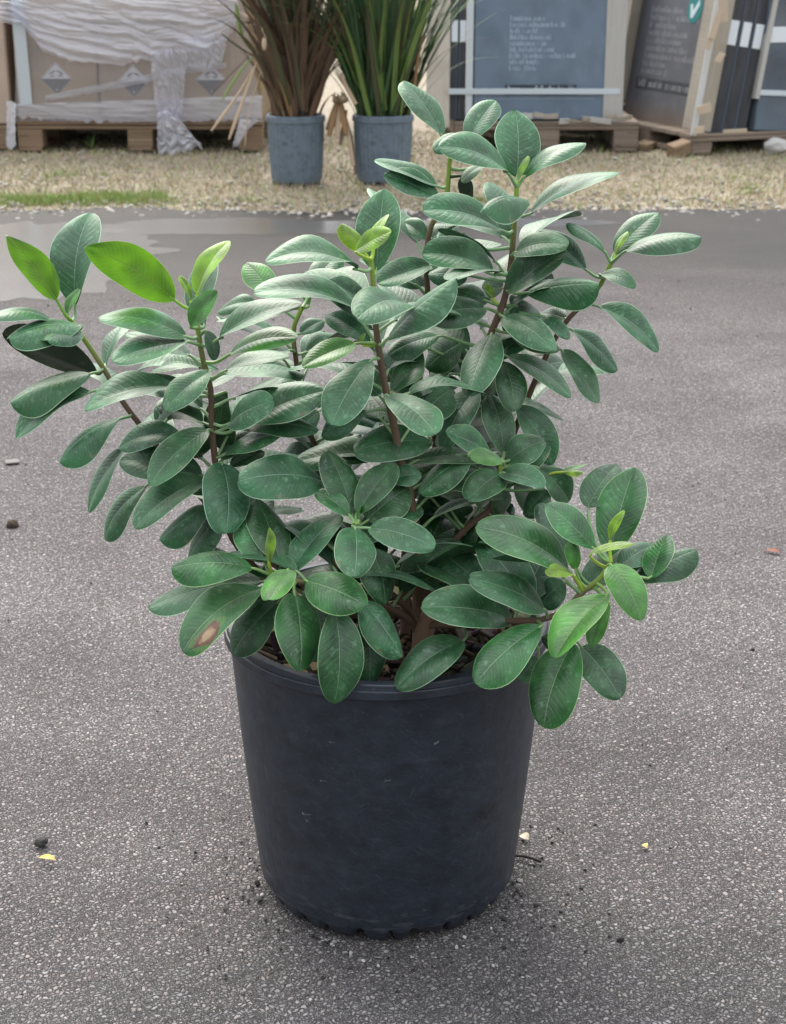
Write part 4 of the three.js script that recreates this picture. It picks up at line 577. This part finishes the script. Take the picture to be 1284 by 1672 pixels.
// ---- right: leaning cartons seen on the corner
const ZR = -7.0, cR = gp(1128, 240); cR.x = at(1128, 240, ZR).x; cR.y = 0; cR.z = ZR;
const yawR = -0.36 + 0.0, mRflat = frame(cR, 0.36), hR = 0.105;
pallet('weathered grey-brown pallet under the leaning cartons at right', mRflat, 1.15, 1.0, hR, greyWood);
const mR = frame(V(cR.x, hR + 0.004, cR.z).add(V(0.01, 0, -0.012)), 0.36, -0.145);
{
  const faceDark = flat(1024, 1024, (c, w, h) => {
    tileTone('#62646a', 31)(c, w, h); print(c, w, h, [430, 560, 330, 470, 440, 500, 640, 330, 300], 130, 330, 46, '#85868b', 33);
    c.fillStyle = '#3b3e44'; c.fillRect(90, 760, 800, 74); print(c, w, h, [740], 120, 768, 58, '#8d8f94', 35);
    const g = c.createLinearGradient(0, 880, 0, 1024); g.addColorStop(0, 'rgba(120,96,76,0)'); g.addColorStop(1, 'rgba(120,96,76,0.7)'); c.fillStyle = g; c.fillRect(0, 880, w, 144);
  }, 0.6);
  const place = ['outermost', 'middle', 'innermost'];
  for (let i = 0; i < 3; i++) {
    const d = 0.073, t = put(thing('tile_carton', i ? `dark tile carton standing on edge in the right stack, ${place[i]} of three white-labelled ends` : 'dark grey tile carton with a round teal check mark on its face, right stack', 'tile carton', V(0, 0, 0), 'cartons standing on the right pallet'), mR, 0.1 + i * 0.078, 0, -0.012);
    const b = part('body', box(d, 0.95, 0.95, 0.004), plainBlue, t); b.position.set(d / 2, 0.475, -0.475);
    const e = part('carton_end', new THREE.PlaneGeometry(d - 0.008, 0.94), edgeTex, t); e.position.set(d / 2, 0.475, 0.0015);
    const l = part('white_label', box(d - 0.022, 0.125, 0.002, 0.0007), paper, t); l.position.set(d / 2, 0.535, 0.003);
    if (!i) {
      const f = part('printed_face', new THREE.PlaneGeometry(0.94, 0.94).rotateY(-Math.PI / 2), faceDark, t); f.position.set(-0.0015, 0.475, -0.475);
      const seal = part('check_seal', new THREE.CylinderGeometry(0.075, 0.075, 0.002, 40).rotateZ(Math.PI / 2), std(0.008, 0.2, 0.19, 0.45), t); seal.position.set(-0.003, 0.64, -0.36);
      const s = new THREE.Shape(); s.moveTo(-0.045, 0.02); s.lineTo(-0.022, 0.024); s.lineTo(-0.01, -0.012); s.lineTo(0.04, 0.048); s.lineTo(0.05, 0.02); s.lineTo(0.0, -0.05); s.lineTo(-0.026, -0.05); s.closePath();
      const ck = part('check_mark', new THREE.ExtrudeGeometry(s, { depth: 0.002, bevelEnabled: false }).rotateY(-Math.PI / 2), std(0.55, 0.66, 0.7, 0.5), seal); ck.position.set(-0.0015, 0, 0);
    }
  }
  const mB = frame(V(0.385, hR + 0.006, 0.0).applyMatrix4(mRflat), 0.36, -0.06);
  const rb = tileCarton('blue-grey tile carton with a small white label, at the right edge of the picture', mB, 0, 0, 0, 0.74, 0.95, 0.5, plainBlue, null);
  const wl = part('white_label', box(0.105, 0.08, 0.002, 0.0007), paper, rb); wl.position.set(0.082, 0.5, 0.003); wl.rotation.z = 0.06;
  const st = put(mesh('plastic_strap', box(0.76, 0.028, 0.004, 0.001), strapMat), mB, 0.375, 0.2, 0.006); tag(st, 'pale level strap across the blue-grey carton at the right edge', 'plastic strap');
  const board = (label, x, w, z, mat, h, y = 0, dpt = 0.06) => { const t = put(thing('edge_board', label, 'edge board', V(0, 0, 0)), mR, x, y, z), b = part('front_flange', warpBox(w, h, 0.008, 0.002, 0.004, x * 3), mat, t); b.position.set(0, h / 2, 0); const c = part('side_flange', box(0.008, h, dpt, 0.002), mat, t); c.position.set(-w / 2 + 0.004, h / 2, -dpt / 2 - 0.004); return t; };
  board('broad grey-beige edge board wrapped round the near corner of the right stack', 0.05, 0.09, 0.012, boardBeige, 0.9, 0.02, 0.14);
  const lathBar = put(mesh('pale_lath', box(0.035, 1.0, 0.012, 0.003), std(0.5, 0.52, 0.52, 0.6)), mR, -0.012, 0.49, 0.024); tag(lathBar, 'slim pale upright strip along the near corner of the right stack', 'strip');
  board('narrow pale edge board between the dark carton ends and the right-hand blue carton', 0.34, 0.03, 0.018, boardGrey, 0.7, 0.22);
  const far = put(thing('edge_board', 'broad pale edge board at the far left corner of the right stack', 'edge board', V(0, 0, 0)), mR, 0.08, 0.1, -0.99), fb = part('front_flange', warpBox(0.13, 1.0, 0.008, 0.002, 0.004, 7), boardBeige, far); fb.position.set(-0.02, 0.5, 0.0); const fs = part('side_flange', box(0.008, 1.0, 0.1, 0.002), boardBeige, far); fs.position.set(-0.085, 0.5, 0.05);
  // ragged paper at the corner
  const tp = thing('torn_cardboard', 'torn tan cardboard flaps peeling from the near corner of the right stack', 'cardboard scraps', at(1160, 60, ZR + 0.05));
  for (const [px, py, w, h, rz] of [[1182, 10, 0.05, 0.16, 0.1], [1168, 40, 0.035, 0.14, -0.3], [1160, 66, 0.026, 0.1, -0.35], [1176, 94, 0.03, 0.05, -0.4], [1150, 178, 0.07, 0.05, 0.3], [1142, 212, 0.06, 0.035, 0], [1200, 214, 0.12, 0.02, 0.1]]) { const s = part('scrap', warpBox(w, h, 0.006, 0.002, 0.014, px), std(0.45, 0.37, 0.28, 0.85), tp); s.position.copy(at(px, py, ZR + 0.07).sub(tp.position)); s.rotation.z = rz; }
}
{ // odds and ends on the ground by the right pallets
  const c1 = mesh('broken_block', warpBox(0.11, 0.075, 0.08, 0.006, 0.02, 4), palletWood[0]); c1.position.copy(gp(1108, 252)).setY(0.03); c1.rotation.set(0.1, 0.4, 0.25); tag(c1, 'broken lump of wood in front of the right pallet corner', 'wood scrap');
  const c2 = mesh('loose_board', warpBox(0.09, 0.025, 0.75, 0.004, 0.006, 9), palletWood[1]); c2.position.copy(gp(1075, 232)).setY(0.014); c2.rotation.y = -0.42; tag(c2, 'loose board lying on the grass between the middle and right pallets', 'board');
  const c3 = mesh('pale_stone', rockGeo(0.07, 0.7, 12), std(0.42, 0.42, 0.4, 0.9)); c3.position.copy(gp(1266, 250)).setY(0.035); tag(c3, 'pale stone on the grass under the right pallet', 'stone');
}

// ---------------------------------------------------------------- small things lying on the asphalt
{
  const lie = (name, geo, mat, px, py, label, cat, rot = [0, 0, 0], lift = 0.004) => { const m = mesh(name, geo, mat); m.position.copy(gp(px, py)).setY(lift); m.rotation.set(...rot); return tag(m, label, cat); };
  const darkStone = std(0.035, 0.033, 0.032, 0.85), paleStone = std(0.42, 0.4, 0.37, 0.9), leafScrap = (l, w) => gridGeo(4, 8, (u, v) => V((u - 0.5) * w * Math.sin(Math.PI * clamp(v, 0.04, 1)), 0.004 * Math.sin(v * 3) + 0.3 * (u - 0.5) ** 2 * w, (v - 0.5) * l));
  lie('dirt_clod', rockGeo(0.012, 0.75, 1), std(0.05, 0.035, 0.025, 0.95), 21, 862, 'dark brown clod of dirt on the asphalt at the left edge', 'clod', [0, 0.3, 0], 0.007);
  lie('dark_stone', rockGeo(0.009, 0.6, 2), darkStone, 68, 1379, 'dark stone above the yellow leaf scrap at lower left', 'stone', [0, 0.6, 0], 0.004);
  lie('leaf_scrap', leafScrap(0.024, 0.009), std(0.62, 0.42, 0.1, 0.7), 78, 1408, 'torn yellow leaf scrap on the asphalt at lower left', 'leaf scrap', [0, 1.3, 0.1]);
  lie('pale_stone', rockGeo(0.011, 0.6, 5), paleStone, 322, 1003, 'pale chip of stone below the brown-spotted leaf', 'stone', [0, 0.2, 0], 0.005);
  lie('twig', taper([V(-0.017, 0, -0.006), V(0, 0.002, 0), V(0.017, 0, 0.008)], () => 0.0018, 6, 8), std(0.02, 0.017, 0.015, 0.85), 860, 1406, 'short black twig on the asphalt right of the pot foot', 'twig', [0, 0, 0], 0.004);
  lie('leaf_scrap', leafScrap(0.016, 0.012), std(0.45, 0.41, 0.32, 0.8), 857, 1373, 'pale papery scrap right of the pot', 'leaf scrap', [0, 0.7, 0.2]);
  lie('leaf_scrap', leafScrap(0.011, 0.008), std(0.62, 0.46, 0.16, 0.75), 1053, 1388, 'tiny yellow scrap on the asphalt at lower right', 'leaf scrap', [0, 0.4, 0.1]);
  lie('leaf_scrap', leafScrap(0.03, 0.014), std(0.2, 0.075, 0.05, 0.8), 1262, 905, 'reddish brown leaf scrap at the right edge of the asphalt', 'leaf scrap', [0, 1.1, 0.1]);
  lie('paper_scrap', warpBox(0.03, 0.003, 0.03, 0.001, 0.008, 6), std(0.17, 0.16, 0.155, 0.95), 20, 757, 'pale flat scrap on the asphalt at the left edge', 'scrap', [0, 0.3, 0], 0.005);
  lie('leaf_scrap', leafScrap(0.02, 0.01), std(0.5, 0.4, 0.22, 0.8), 787, 1486, 'tan scrap tucked under the right of the pot foot', 'leaf scrap', [0, 1.4, 0.3], 0.006);
  const crumbs = new THREE.InstancedMesh(rockGeo(0.0025, 0.6, 7), std(1, 1, 1, 0.9), 1500), o = new THREE.Object3D();
  for (let i = 0; i < 1500; i++) { const near = i < 420, a = rr(0, 6.29), q = 0.15 + 0.16 * R() * R(); const x = near ? potX + q * Math.sin(a) : rr(-1.3, 1.3), z = near ? q * Math.cos(a) : rr(-3.6, 0.75); o.position.set(x, 0.002, z); o.rotation.set(rr(0, 6), rr(0, 6), 0); const s = rr(0.25, 1) * (R() < 0.04 ? 2 : 1); o.scale.set(s, s * 0.8, s); o.updateMatrix(); crumbs.setMatrixAt(i, o.matrix); const k = R() < 0.6 ? rr(0.015, 0.06) : rr(0.2, 0.45); crumbs.setColorAt(i, lin(k, k * 0.95, k * 0.9)); }
  crumbs.name = 'grit'; crumbs.userData.kind = 'stuff'; crumbs.castShadow = crumbs.receiveShadow = true; tag(crumbs, 'fine loose grit and soil crumbs on the asphalt round the pot', 'grit'); scene.add(crumbs);
}

renderer.render(scene, camera);
